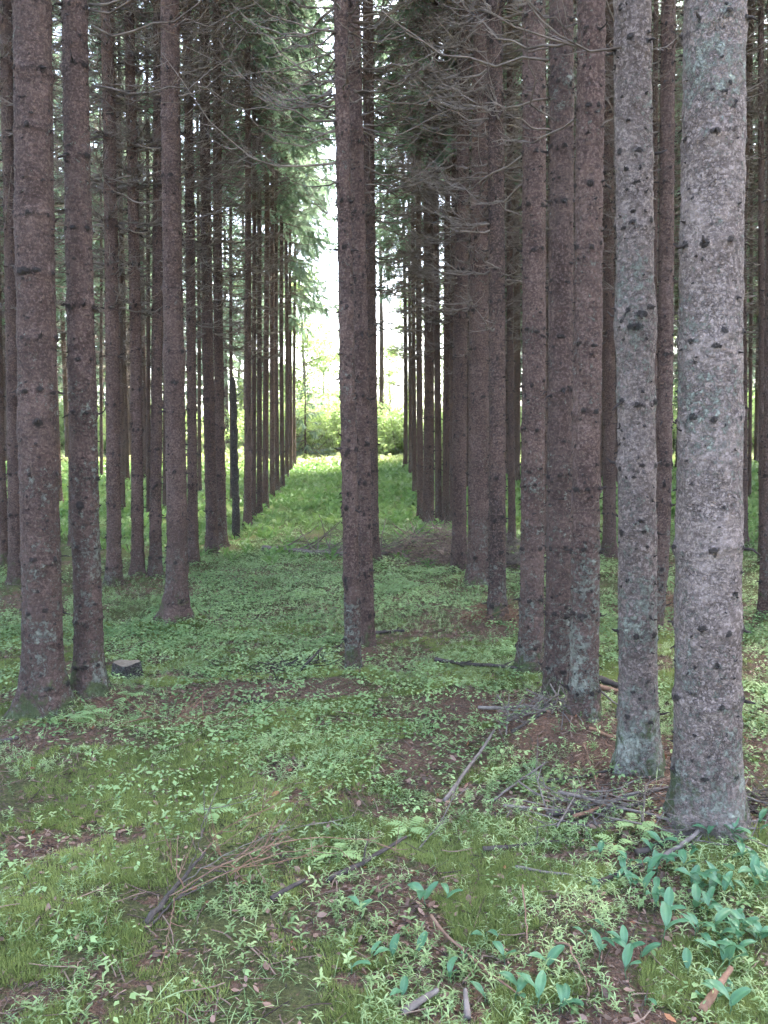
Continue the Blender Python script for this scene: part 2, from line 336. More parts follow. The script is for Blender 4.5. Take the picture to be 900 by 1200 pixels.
# ------------------------------------------------------------------ trees: who stands where (pixel of the foot, width, x of the trunk at the top edge)
L_ROW = 'spruces of the row left of the open strip'
R_ROW = 'spruces of the row right of the open strip'
L_IN = 'spruces standing inside the left stand'
R_IN = 'spruces standing inside the right stand'
EX = [  # px, py, width, xtop, bark, label, group, tier
 (52, 838, 44, 45, 'bark_mid', 'thick brown spruce at far left with mossy flared foot, nearest on the left side', 'spruces at the front of the strip', 'A'),
 (106, 820, 31, 92, 'bark_mid', 'brown spruce just right of the thickest left trunk, fern seedling at its foot', 'spruces at the front of the strip', 'A'),
 (828, 972, 73, 843, 'bark_lichen', 'thickest spruce, pale scaly bark with grey green lichen scabs, nearest on the right', R_ROW, 'A'),
 (748, 912, 44, 751, 'bark_lichen', 'lichen flecked spruce with mossy foot, second from the right in the front row', R_ROW, 'A'),
 (684, 858, 33, 684, 'bark_mid', 'spruce with pale lichened foot, right trunk of the touching pair', R_ROW, 'A'),
 (653, 829, 30, 656, 'bark_mid', 'spruce with pale green lichen around its foot, left trunk of the touching pair', R_ROW, 'A'),
 (622, 794, 28, 624, 'bark_mid', 'straight brown spruce with wide dark foot, just left of the touching pair', R_ROW, 'A'),
 (582, 740, 19, 582, 'bark_dk', 'slim spruce with dark stained bark and rusty dead twigs at its foot', R_ROW, 'B'),
 (561, 692, 23, 565, 'bark', 'spruce with pale straight trunk standing right behind the brush pile', R_ROW, 'B'),
 (538, 677, 16, 541, 'bark', 'spruce with flared foot at the right end of the brush pile', R_ROW, 'B'),
 (414, 792, 17.5, 400, 'bark_mid', 'thin leaning spruce with lichened bark in the middle, nearest of the three central trunks', 'thin spruces in the middle of the strip', 'B'),
 (430, 764, 17, 414, 'bark', 'thin leaning brown spruce close behind the nearest central trunk', 'thin spruces in the middle of the strip', 'B'),
 (437, 664, 14, 431, 'bark', 'thin dark spruce hidden mostly behind the central pair, beside the brush pile', 'thin spruces in the middle of the strip', 'B'),
 (211, 733, 23, 200, 'bark', 'spruce with bulging trunk and root spreading left, alone at the left edge of the strip', L_ROW, 'B'),
 (227, 668, 11, 214, 'bark', 'slim spruce directly right of the bulging trunk at the left edge', L_ROW, 'B'),
 (249, 651, 13, 240, 'bark', 'straight dark spruce of a close pair in the left row, left one', L_ROW, 'B'),
 (260, 643, 11, 254, 'bark', 'straight dark spruce of a close pair in the left row, right one', L_ROW, 'B'),
 (290, 622, 10, 288, 'bark', 'spruce just right of the broken dead snag in the left row', L_ROW, 'C'),
 (297, 612, 7, 297, 'bark', None, L_ROW, 'C'), (304, 605, 7.5, 304, 'bark', None, L_ROW, 'C'), (311, 596, 8.5, 311, 'bark', None, L_ROW, 'C'),
 (319, 585, 7, 319, 'bark', None, L_ROW, 'C'), (325, 579, 6, 325, 'bark', None, L_ROW, 'C'), (331, 573, 6, 331, 'bark', None, L_ROW, 'C'),
 (336, 561, 5.5, 336, 'bark', None, L_ROW, 'E'), (341, 554, 5, 341, 'bark', None, L_ROW, 'E'), (345, 548, 4.5, 345, 'bark', None, L_ROW, 'E'),
 (134, 693, 15.5, 123, 'bark', 'spruce with mossy roots between the two nearest left trunks and the bulging one', L_IN, 'B'),
 (162, 686, 13, 151, 'bark', 'slim spruce in the left stand, left of a close pair with twiggy top', L_IN, 'B'),
 (182, 686, 13, 180, 'bark', 'slim spruce in the left stand, right of a close pair, next to the bulging trunk', L_IN, 'B'),
 (20, 690, 16, 3, 'bark', 'spruce at the left edge leaning left, seen left of the thickest left trunk', L_IN, 'B'),
 (4, 666, 12, -8, 'bark', 'spruce cut by the left edge of the photo', L_IN, 'B'),
 (30, 615, 9, 24, 'bark', 'distant spruce just left of the thickest left trunk', L_IN, 'C'),
 (84, 644, 8, 80, 'bark', 'thin spruce seen between the two nearest left trunks', L_IN, 'C'),
 (144, 597, 6, 140, 'bark', None, L_IN, 'C'), (174, 606, 6, 170, 'bark', None, L_IN, 'C'), (193, 597, 6, 190, 'bark', None, L_IN, 'C'),
 (234, 580, 5.5, 230, 'bark', None, L_IN, 'C'), (272, 586, 5, 270, 'bark', None, L_IN, 'C'), (119, 560, 4.5, 117, 'bark', None, L_IN, 'C'),
 (502, 614, 12, 500, 'bark', 'dark spruce directly left of the tight row behind the brush pile', R_ROW, 'B'),
 (493, 608, 9, 489, 'bark', 'dark spruce at the left end of the right row behind the brush', R_ROW, 'C'),
 (514, 620, 9.5, 513, 'bark', 'spruce in the tight row behind the brush pile, first of three', R_ROW, 'C'),
 (522.5, 621, 10, 521, 'bark', 'spruce in the tight row behind the brush pile, middle of three', R_ROW, 'C'),
 (531, 623, 9, 531, 'bark', 'spruce in the tight row behind the brush pile, last of three', R_ROW, 'C'),
 (486, 583, 6.5, 483, 'bark', None, R_ROW, 'C'), (481, 558, 5, 477, 'bark', None, R_ROW, 'E'), (475, 550, 6, 472, 'bark', None, R_ROW, 'E'),
 (714, 653, 14, 718, 'bark', 'dark spruce seen between the touching pair and the lichen flecked trunk', R_IN, 'B'),
 (776, 747, 17, 789, 'bark', 'spruce with curved foot, left of the thickest pale trunk', R_IN, 'B'),
 (898, 726, 15, 905, 'bark', 'spruce cut by the right edge of the photo', R_IN, 'B'),
 (869, 644, 12, 873, 'bark', 'spruce with spreading mossy roots just right of the thickest pale trunk', R_IN, 'B'),
 (893, 662, 9, 897, 'bark', 'thin spruce close to the right edge, left of the cut off one', R_IN, 'C'),
 (766, 676, 8, 768, 'bark', 'thin spruce hidden just behind the right side of the lichen flecked trunk', R_IN, 'C'),
 (600, 641, 10, 598, 'bark', 'dark spruce right of the slim stained trunk, in the gap before the straight brown one', R_IN, 'C'),
 (590, 618, 6, 589, 'bark', None, R_IN, 'C'), (637, 640, 8, 637, 'bark', None, R_IN, 'C'), (702, 584, 6, 700, 'bark', None, R_IN, 'C'),
 (878, 586, 5, 879, 'bark', None, R_IN, 'C'), (758, 640, 8, 759, 'bark', None, R_IN, 'C'), (573, 640, 8, 573, 'bark', None, R_IN, 'C'),
]
TREES = []      # x, y, radius, spec
for e in EX:
    x, y = ground_at(e[0], e[1])
    TREES.append(dict(x=x, y=y, r=e[2] * y / F / 2 * (.97 if e[7] == 'A' else 1.02 if e[7] == 'B' else .82), xtop=e[3], bark=e[4] if e[4] in M else 'bark_stain', label=e[5], group=e[6], tier=e[7], px=e[0], dk=e[4] == 'bark_dk'))
rng = random.Random(11)
def project(x, y, z):
    c, s = math.cos(PITCH), math.sin(PITCH)
    d = y * c - (z - EYE) * s; v = y * s + (z - EYE) * c
    return 450 + F * x / d, 600 - F * v / d, d
def try_fill(x, y, tier, group, dmin=1.0, vis=True):
    for t in TREES:
        if (t['x'] - x) ** 2 + (t['y'] - y) ** 2 < dmin * dmin: return False
    px = 450 + F * x / y if y > 1 else (-999 if x < 0 else 9999)
    if y > 0 and 335 < px < 480: return False
    if vis and y > 0:
        pxi = px
        for t in TREES:     # keep wide bright gaps: a filler mostly hides behind or beside what stands there
            if t['tier'] in 'AB' and 0 < abs(px - t['px']) < 0: return False
    TREES.append(dict(x=x, y=y, r=rng.uniform(.06, .10), xtop=None, bark='bark', label=None, group=group, tier=tier, px=px, dk=False))
    return True
for row, X0 in enumerate((-3.7, -5.7, -7.8, -9.9, -12.0, -14.1)):
    y = 6.5 + rng.uniform(0, 1.5) + row * .9
    while y < (24.5 if row == 0 else 30):
        if rng.random() < (.45 if row == 0 else .8): try_fill(X0 + DRIFT * y + rng.uniform(-.25, .25), y, 'F', L_IN, 1.1)
        y += rng.uniform(1.5, 2.6)
for row, X0 in enumerate((2.6, 4.3, 6.1, 7.9, 9.8, 11.7, 13.6, 15.5)):
    y = 8.5 + rng.uniform(0, 1.5)
    while y < (25 if row == 0 else 31):
        if rng.random() < (.7 if row == 0 else .9): try_fill(X0 + DRIFT * y + rng.uniform(-.25, .25), y, 'F', R_IN, 1.05)
        y += rng.uniform(1.4, 2.4)
# unseen trees added outside the frame so their crowns shade the ground
for X0 in (-7.5, -5.4, -3.4, 3.6, 5.6, 7.6):
    for y in (2.6, 4.6):
        x = X0 + rng.uniform(-.3, .3)
        if abs(450 + F * x / max(y, .3) - 450) > 520: 
            if not any((t['x'] - x) ** 2 + (t['y'] - y) ** 2 < 1.4 for t in TREES):
                TREES.append(dict(x=x, y=y, r=.11, xtop=None, bark='bark', label=None, group='spruces beside the viewer', tier='O', px=-999, dk=False))

for x, y in ((4.6, 6.7), (6.5, 6.4), (5.6, 8.4), (7.4, 8.1), (8.4, 6.2), (9.2, 8.6), (6.6, 10.2)):  # more unseen spruces, added to keep sun off the lower right foreground
    if not any((t['x'] - x) ** 2 + (t['y'] - y) ** 2 < 1.0 for t in TREES):
        TREES.append(dict(x=x, y=y, r=.11, xtop=None, bark='bark', label=None, group='spruces beside the viewer', tier='O', px=-999, dk=False))
# ------------------------------------------------------------------ ground sheet
def blobs(x, y, lst):
    v = np.zeros_like(np.asarray(x, float))
    for bx, by, rx, ry, w in lst:
        v = np.maximum(v, w * np.exp(-(((x - bx) / rx) ** 2 + ((y - by) / ry) ** 2)))
    return v
def gp(px, py): return ground_at(px, py)
LB = []
for px, py, rx, ry, w in ((300, 812, .9, .30, .75), (560, 835, .75, .30, .8), (170, 825, .7, .25, .75), (60, 868, .6, .22, .7), (30, 985, .35, .22, .55), (40, 1165, .16, .10, .6),
        (700, 885, .5, .35, .8), (780, 940, .6, .35, .85), (870, 960, .6, .3, .8), (720, 1000, .5, .12, .6), (360, 1090, .2, .1, .5), (585, 735, .5, .7, .8), (800, 720, 1.0, .9, .6),
        (545, 660, .9, .6, .8), (640, 860, .4, .2, .7), (130, 1000, .2, .2, .3), (500, 830, .4, .2, .5), (480, 745, .5, .4, .45), (700, 1060, .3, .12, .45), (430, 1150, .15, .08, .5), (870, 870, .4, .5, .5)):
    bx, by = gp(px, py); LB.append((bx, by, rx, ry, w))
def litter_mask(x, y):
    x = np.asarray(x, float); y = np.asarray(y, float)
    v = .34 * vnoise(x, y, .8, 21) + .46 * vnoise(x, y, .28, 22) + .26 * vnoise(x, y, .1, 23) - .17
    v = np.maximum(v, v * .4 + blobs(x, y, LB) * (.6 + .5 * vnoise(x, y, .2, 25)))
    for t in TREES:
        if t['y'] < 16 and t['tier'] != 'O':
            d2 = (x - t['x']) ** 2 + (y - t['y']) ** 2
            v = np.maximum(v, .62 * np.exp(-d2 / (.10 + t['r'] * 1.3) ** 2))
    return v * np.clip((20 - y) / 9, .15, 1)
def meadow_mask(x, y):
    d = np.asarray(y, float) - 8.5 + (vnoise(x, y, 1.3, 31) - .5) * 2.5
    inside = np.clip(d / 5, 0, 1) * .8
    return np.clip(np.maximum(inside, (np.asarray(y) - 26) / 4), 0, 1)

for px, py, r, h in ((537, 818, .16, .07), (322, 818, .10, .045), (330, 862, .45, .055), (90, 872, .35, .06), (520, 730, .55, .05), (645, 862, .25, .04), (300, 905, .4, .03), (700, 1090, .3, .03)):
    x, y = gp(px, py); MOUNDS.append((x, y, r, h))

for t in TREES:
    if t['y'] < 12 and t['tier'] != 'O': MOUNDS.append((t['x'], t['y'], .16 + 1.6 * t['r'], .05))
def axis(lo, hi, step, far_lo, far_hi, g=1.09):
    a = list(np.arange(lo, hi + 1e-6, step))
    s = step; v = hi
    while v < far_hi: s *= g; v += s; a.append(v)
    s = step; v = lo; b = []
    while v > far_lo: s *= g; v -= s; b.append(v)
    return np.array(b[::-1] + a)
gx = axis(-3.6, 3.6, .03, -260, 260); gy = axis(1.2, 9.0, .03, -120, 420, 1.06)
GX, GY = np.meshgrid(gx, gy)
GZ = terrain(GX, GY)
V = np.stack([GX, GY, GZ], -1).reshape(-1, 3)
idx = np.arange(GX.size).reshape(GX.shape)
Q = np.stack([idx[:-1, :-1], idx[:-1, 1:], idx[1:, 1:], idx[1:, :-1]], -1).reshape(-1, 4)
gm = mesh('forest_floor', V, [Q], [ground_mat()], None, {'litter': litter_mask(GX, GY).ravel(), 'meadow': meadow_mask(GX, GY).ravel()})
link('forest_floor', gm, kind='structure')

# ------------------------------------------------------------------ trunks
def trunk_mesh(r, height, seed, hero, barkname, bow=0.02, flare=1.0, bulge=None, lean_root=0, extra=()):
    rs = RS(seed)
    sides = {'A': 96, 'B': 40, 'C': 20}[hero]
    zfine = {'A': 4.6, 'B': 6.5, 'C': 8}[hero]; dz = {'A': .0105, 'B': .03, 'C': .10}[hero]
    z = np.concatenate([np.arange(-.25, zfine, dz), np.linspace(zfine, height, 26)])
    ph = rs.uniform(0, 6.28, 8)
    th = np.arange(sides) * 2 * math.pi / sides
    taper = np.where(z < 1.3, 1 + .05 * (1.3 - np.clip(z, 0, 1.3)), 1 - np.clip((z - 1.3) / (height - 1.3), 0, 1) ** 1.15)
    taper = np.clip(taper, .04, 2)
    R = r * taper[:, None] * np.ones(sides)
    # roots / flare
    k = rs.randint(4, 6)
    lob = 1 + .38 * np.cos(k * th + ph[0]) + .25 * np.cos((k - 2) * th + ph[1])
    fz = np.exp(-np.clip(z, -.25, 3) / (.09 + r * .35))
    R = R + r * .52 * flare * fz[:, None] * np.clip(lob, .2, 2)
    # whorl swellings
    zw = [rs.uniform(.1, .3)]
    while zw[-1] < zfine + 2: zw.append(zw[-1] + rs.uniform(.27, .48))
    ringk = np.zeros((len(z), sides))
    for w in zw:
        ww = w + .012 * np.cos(th + ph[2]) + .01 * np.cos(2 * th + rs.uniform(0, 6))
        rw = rs.uniform(.4, 1.5); g = np.exp(-((z[:, None] - ww) / .026) ** 2)
        R = R + g * (.0045 + .028 * r) * (.6 + .5 * np.cos(3 * th + rs.uniform(0, 6))) * rw
        ringk = np.maximum(ringk, .42 * rw ** .5 * np.exp(-((z[:, None] - ww + .006) / .017) ** 2) * (.75 + .35 * np.cos(2 * th + rs.uniform(0, 6))))
    R = R * (1 + .020 * np.sin(z * 5.1 + ph[3])[:, None] * np.cos(th + ph[4]) + .014 * np.cos(2 * th + z[:, None] * .9 + ph[5]))
    if bulge: 
        for bz, ba in bulge: R = R * (1 + ba * np.exp(-((z - bz) / .10) ** 2))[:, None]
    if hero != 'C':     # rough plates
        TH, ZZ = np.meshgrid(th, z)
        u = np.cos(TH) * r; v_ = np.sin(TH) * r
        R = R + (vnoise(u * 3 + ZZ, v_ * 3 + ZZ * .7 + seed, .022, seed) - .5) * .0055 + (vnoise(u * 2 + ZZ, v_ * 2 - ZZ * .8, .06, seed + 1) - .5) * .006
    cx = bow * np.sin(z * .55 + ph[6]) - bow * math.sin(ph[6]) + lean_root * np.exp(-np.clip(z, 0, 9) / .35)
    cy = bow * np.sin(z * .42 + ph[7]) - bow * math.sin(ph[7])
    knot = ringk.copy()
    # knots
    kn = []
    for i, w in enumerate(zw):
        m = rs.randint(5, 8); a0 = rs.uniform(0, 6.28)
        for j in range(m): kn.append((w + rs.normal(0, .008), a0 + j * 6.283 / m + rs.normal(0, .15), rs.uniform(.8, 1.4), 1))
        gap = (zw[i + 1] - w) if i + 1 < len(zw) else .4
        for j in range(rs.randint(14, 22)): kn.append((w + rs.uniform(.08, .95) * gap, rs.uniform(0, 6.28), rs.uniform(.35, .85), 0))
    kn += [(a_, b_, c_, 1) for a_, b_, c_ in extra]
    acc = Acc()
    for (kz, ka, ks, big) in kn:
        if kz > zfine or kz < .08: continue
        s_z = .0088 * ks * (1.25 if rs.rand() < .3 else 1); s_t = .0125 * ks * rs.uniform(.7, 1.5)
        da = (th - ka + math.pi) % (2 * math.pi) - math.pi
        g = np.exp(-(((z[:, None] - kz) / s_z) ** 2 + (da * r / s_t) ** 2))
        R = R + g * .007 * ks
        knot = np.maximum(knot, np.clip(g * 1.5, 0, 1) * (1.0 if big else .85))
    V = np.stack([cx[:, None] + R * np.cos(th), cy[:, None] + R * np.sin(th), z[:, None] + 0 * R], -1)
    idx = np.arange(len(z) * sides).reshape(len(z), sides); rr = np.roll(idx, -1, 1)
    Q = np.stack([idx[:-1], rr[:-1], rr[1:], idx[1:]], -1).reshape(-1, 4)
    acc.add(V.reshape(-1, 3), Q, None, knot.ravel(), 0)
    # short broken stubs at the knots
    ps = []; rads = []
    smin = {'A': .0028, 'B': .0045, 'C': .0075}[hero]
    for (kz, ka, ks, big) in kn:
        if kz < .08: continue
        rr0 = r * np.interp(kz, z, taper) * 1.0
        if hero == 'C' and not big and rs.rand() < .5: continue
        ln = (rs.uniform(.006, .02) + (rs.uniform(.01, .05) if big and rs.rand() < .35 else 0)) * (1.5 if hero == 'C' else 1)
        ux, uy = math.cos(ka), math.sin(ka); x0 = np.interp(kz, z, cx); y0 = np.interp(kz, z, cy)
        d = np.array([ux, uy, rs.uniform(-.5, .35)])
        p0 = np.array([x0 + ux * rr0 * .93, y0 + uy * rr0 * .93, kz])
        ps.append([p0, p0 + d * (ln * .6 + rr0 * .07), p0 + d * (ln + rr0 * .07) + [0, 0, rs.uniform(-.4, .5) * ln]])
        rs0 = max(smin, .0046 * ks); rads.append([rs0 * 1.5, rs0, rs0 * .45])
    tubes(acc, ps, rads, 5 if hero == 'A' else 4, rs.rand(len(ps)) if hero != 'A' else .5, 1)
    return acc.mesh('trunk', [M[barkname], M['stub']])

def limb_paths(rs, z0, az, L, r0, K=8, up=None):
    """a dead spruce limb: leaves the trunk level or sagging, then sweeps up at the tip"""
    t = np.linspace(0, 1, K)
    up = rs.uniform(.05, .55) if up is None else up
    sag = rs.uniform(.10, .35)
    bend = rs.normal(0, .35)
    a = az + bend * t ** 1.5 + rs.normal(0, .16, K)
    d = np.stack([np.cos(a), np.sin(a)], -1) * (L / (K - 1)); d[0] = 0
    xy = np.cumsum(d, 0) + np.array([math.cos(az), math.sin(az)]) * r0
    zz = z0 + L * (-sag * t + (up + sag * .8) * t ** 2.3) + rs.normal(0, .018, K) * (t > 0) * L
    return np.concatenate([xy, zz[:, None]], 1)

def limb(acc, rs, z0, az, L, r0, rb=.007, nsub=7, tipr=.0014, up=None, sides=4):
    p = limb_paths(rs, z0, az, L, r0, 9, up)
    tubes(acc, [p], [np.linspace(rb, tipr, 9)], sides, rs.rand())
    subs = []; sr = []
    for j in range(nsub):
        t = rs.uniform(.22, .97); i = t * 8; i0 = int(i); b = p[i0] * (1 - (i - i0)) + p[min(8, i0 + 1)] * (i - i0)
        a2 = az + rs.choice([-1, 1]) * rs.uniform(.5, 1.15)
        l2 = L * rs.uniform(.12, .42) * (1.15 - t * .7)
        u = np.linspace(0, 1, 5)[:, None]
        q = rs.normal(0, .02, (5, 3)) * l2 * 2 * u + b + np.array([math.cos(a2), math.sin(a2), 0]) * l2 * u + np.array([0, 0, 1.]) * l2 * (rs.uniform(-.5, .0) * u + rs.uniform(.2, .9) * u ** 2)
        subs.append(q); sr.append(np.linspace(rb * .42, tipr * .7, 5))
    if subs: tubes(acc, subs, sr, 3, rs.rand(len(subs)))

def thicket_mesh(seed, n=95, zlo=3.2, zhi=9.5, fat=1.0, lr=(.3, 1.3)):
    rs = RS(seed); acc = Acc()
    zs = zlo + (zhi - zlo) * rs.rand(n) ** .8
    zs = np.round(zs / .38) * .38 + rs.normal(0, .03, n)
    for z0 in zs:
        f = (z0 - zlo) / (zhi - zlo)
        limb(acc, rs, z0, rs.uniform(0, 6.28), rs.uniform(*lr) * (.55 + .45 * f), .07, .0075 * fat, rs.randint(7, 14), .0018 * fat, sides=3)
    return acc.mesh('dead_twigs', [M['deadtwig']])

def comb_template(rs, n=9):
    V = []; T = []
    for i in range(n):
        x = .06 + .94 * i / n
        for s in (-1, 1):
            l = .20 * (1 - .55 * i / n) * rs.uniform(.8, 1.25); w = .055
            k = len(V)
            V += [(x - w, 0, 0), (x + w, 0, 0), (x + l * .75, s * l, rs.uniform(-.07, .03))]
            T.append((k, k + 1, k + 2) if s > 0 else (k, k + 2, k + 1))
    k = len(V); V += [(0, -.02, 0), (0, .02, 0), (1.05, 0, 0)]; T.append((k, k + 1, k + 2))
    return np.array(V), np.array(T)

def crown_mesh(seed, zlo, zhi, Rmax, matname, lush=1.0):
    rs = RS(seed); acc = Acc(); acc2 = []
    comb = [comb_template(rs) for _ in range(3)]
    F0 = []; 
    z = zlo
    limbs = []; lr = []
    PP = []; D = []; LL = []
    while z < zhi - .4:
        f = (z - zlo) / (zhi - zlo)
        Rz = Rmax * (1 - f) ** .75 * min(1, .6 + f * 4)
        for j in range(6):
            az = rs.uniform(0, 6.28); L = Rz * rs.uniform(.6, 1.12) + .12; z0 = z + rs.normal(0, .08)
            if rs.rand() > (.75 + .25 * min(1, f * 5)) * lush: continue
            t = np.linspace(0, 1, 7)
            sag = rs.uniform(.25, .55)
            dirv = np.array([math.cos(az), math.sin(az)])
            p = np.concatenate([dirv * (L * t)[:, None], (z0 + L * (-sag * t + .38 * t ** 2.2))[:, None]], 1)
            limbs.append(p); lr.append(np.linspace(.016, .003, 7))
            nt = int(L * 13 * lush) + 3
            tt = rs.uniform(.18, 1, nt)
            for u in tt:
                b = np.array([np.interp(u, t, p[:, k]) for k in range(3)])
                side = rs.choice([-1, 1]) * rs.uniform(.3, 1.1)
                l = (.16 + .42 * L * (1.08 - u) * .6) * rs.uniform(.8, 1.3)
                PP.append(b); D.append((az + side, rs.uniform(-.95, -.05) if rs.rand() < .75 else rs.uniform(-1.5, -.9))); LL.append(min(l, .62))
            PP.append(p[-2]); D.append((az, -.1)); LL.append(.35)
        z += rs.uniform(.28, .42)
    tubes(acc, np.array(limbs), np.array(lr), 3, .3, 1)
    PP = np.array(PP); D = np.array(D); LL = np.array(LL)
    # orientation: x axis along twig (yaw, pitch), roll random
    yaw, pit = D[:, 0], D[:, 1]; n = len(PP); roll = rs.normal(0, .5, n)
    dx = np.stack([np.cos(yaw) * np.cos(pit), np.sin(yaw) * np.cos(pit), np.sin(pit)], -1)
    dy = np.stack([-np.sin(yaw), np.cos(yaw), 0 * yaw], -1)
    dz = np.cross(dx, dy)
    dy2 = dy * np.cos(roll)[:, None] + dz * np.sin(roll)[:, None]; dz2 = np.cross(dx, dy2)
    var = np.clip(.5 + .25 * rs.normal(0, 1, n), 0, 1)
    for ci, (tv, tt) in enumerate(comb):
        s = np.arange(n) % 3 == ci
        R = np.stack([dx[s], dy2[s], dz2[s]], -1)
        VV = np.einsum('nij,tj->nti', R, tv) * LL[s][:, None, None] + PP[s][:, None]
        off = (np.arange(s.sum()) * len(tv))[:, None, None]
        acc.add(VV.reshape(-1, 3), None, (tt[None] + off).reshape(-1, 3), np.repeat(var[s], len(tv)), 0)
    return acc.mesh('crown', [M[matname], M['deadtwig']], False)

CROWNS = [crown_mesh(100 + i, 7.6 + .5 * (i % 3), 19.0 + i, 1.35, 'needle', .58) for i in range(4)]
MIDCROWNS = [crown_mesh(220 + i, 5.4 + .5 * i, 18.5, 1.75, 'needle_lush', .62) for i in range(2)]
LOWCROWNS = [crown_mesh(200 + i, 4.6 + .7 * i, 18.5, 2.0, 'needle_lush', .72) for i in range(2)]
THICK = [thicket_mesh(300 + i, 280, 2.45, 9.5, 1.15) for i in range(5)]
THICK_NEAR = [thicket_mesh(320 + i, 70, 3.9, 9, .8) for i in range(2)]
SHARED = [trunk_mesh(.10, 20, 400 + i, 'C', 'bark', bow=.03) for i in range(6)]

rb = random.Random(5)
far_label = {
 L_ROW: 'distant slender spruce in the converging line of trunks left of the bright gap',
 R_ROW: 'distant slender spruce at the bright gap end of the right row',
 L_IN: 'slender brown spruce trunk deep among the crowded trees of the left stand',
 R_IN: 'slender brown spruce trunk deep among the crowded trees of the right stand',
 'spruces beside the viewer': 'unseen spruce added beside the viewer, outside the frame, to shade the foreground'}
for i, t in enumerate(TREES):
    x, y = t['x'], t['y']; zg = float(terrain(x, y))
    # lean from the pixel column at the top edge
    lean = rb.uniform(-.012, .012)
    if t['xtop'] is not None:
        d = ray(t['xtop'], 0); k = y / d.y
        lean = (d.x * k - x) / (EYE + d.z * k - zg)
    root = thing('spruce_tree', t['label'] or far_label[t['group']], 'tree', (x, y, zg - .015), t['group'])
    root.rotation_euler = (rb.uniform(-.008, .008), math.atan(lean), 0)
    if t['tier'] in 'AB':
        bul = {211: [(2.05, .13), (.45, .06)], 52: [(1.55, .07), (2.6, .04)], 106: [(1.75, .05)], 748: [(1.93, .09), (2.02, .05)], 828: [(.83, .035), (1.17, .045)]}.get(int(t['px']))
        me = trunk_mesh(t['r'], 20, 500 + i, t['tier'], 'bark_dark' if False else t['bark'], bow=.003 if int(t['px']) in (414, 430, 437) else .018,
                        flare={828: .75, 748: .95, 211: 1.5, 684: .75, 653: .6, 52: 1.35, 106: 1.2, 414: .35, 430: .5}.get(int(t['px']), 1.0), bulge=bul, extra={748: [(1.94, -1.9, 1.9), (1.99, -1.6, 1.5)], 211: [(1.88, -1.3, 1.7)], 52: [(1.58, -1.2, 1.8), (2.35, -1.8, 2.2)], 106: [(1.1, -1.6, 2.0)]}.get(int(t['px']), ()), lean_root=-.09 if int(t['px']) == 776 else (-.04 if int(t['px']) == 211 else 0))
        tr = link('trunk', me, root)
        sc = 1
    else:
        tr = link('trunk', SHARED[rb.randrange(6)], root); s = t['r'] / .10; tr.scale = (s, s, 1); tr.rotation_euler = (0, 0, rb.uniform(0, 6.28))
    cr = link('crown', LOWCROWNS[rb.randrange(2)] if t['tier'] == 'E' else CROWNS[rb.randrange(4)], root)
    cr.rotation_euler = (0, 0, rb.uniform(0, 6.28)); s = rb.uniform(.85, 1.12) * (.74 if t['tier'] in 'AB' else .9 if t['tier'] == 'F' and y < 16 else 1); cr.scale = (s, s, 1)
    if t['tier'] == 'C' and t['group'] in (L_ROW, R_ROW) and y > 11: cr.data = MIDCROWNS[rb.randrange(2)]
    if t['tier'] == 'F' and y > 22: cr.data = LOWCROWNS[rb.randrange(2)]
    if t['tier'] != 'O':
        nearb = t['tier'] == 'A' or (t['tier'] == 'B' and y < 7 and int(t['px']) not in (414, 430, 582, 561))
        th = link('dead_twigs', THICK_NEAR[rb.randrange(2)] if nearb or (t['group'] == L_ROW and y > 13) else THICK[rb.randrange(5)], root, kind='stuff')
        th.rotation_euler = (0, 0, rb.uniform(0, 6.28)); s = t['r'] / .10
        if t['tier'] == 'A': th.location = (0, 0, .5)
        if int(t['px']) in (414, 430) and t['tier'] == 'B': th.location = (0, 0, .9)
    # separate dead limbs where the photo shows them one by one
    nl = {106: 4, 684: 7, 653: 7, 622: 7, 582: 11, 561: 11, 538: 12, 414: 12, 430: 12, 437: 16, 211: 8, 134: 8, 162: 8, 182: 8, 748: 4, 776: 6, 714: 10, 249: 8, 260: 8, 502: 10, 828: 3}.get(int(t['px']), 0) if t['tier'] in 'AB' else 0
    for j in range(nl):
        rs = RS(900 + i * 40 + j); acc = Acc()
        zmin = 2.9 if y > 6 else 3.0
        z0 = zmin + (1.5 + .52 * y - zmin) * (j + rs.rand()) / nl if y > 5 else rs.uniform(2.95, 4.0)
        az = rs.choice([0, math.pi]) + rs.normal(0, .6)
        if int(t['px']) == 106: az = rs.normal(0, .4)
        if int(t['px']) in (414,): az = math.pi + rs.normal(0, .45)
        if int(t['px']) in (430, 437): az = rs.normal(0, .45)
        limb(acc, rs, z0, az, rs.uniform(.4, 1.15), t['r'] * .8, rs.uniform(.0045, .0085), rs.randint(6, 14), .0014, up=rs.uniform(.15, .7), sides=5)
        link('dead_branch', acc.mesh('dead_branch', [M['deadtwig']]), root)

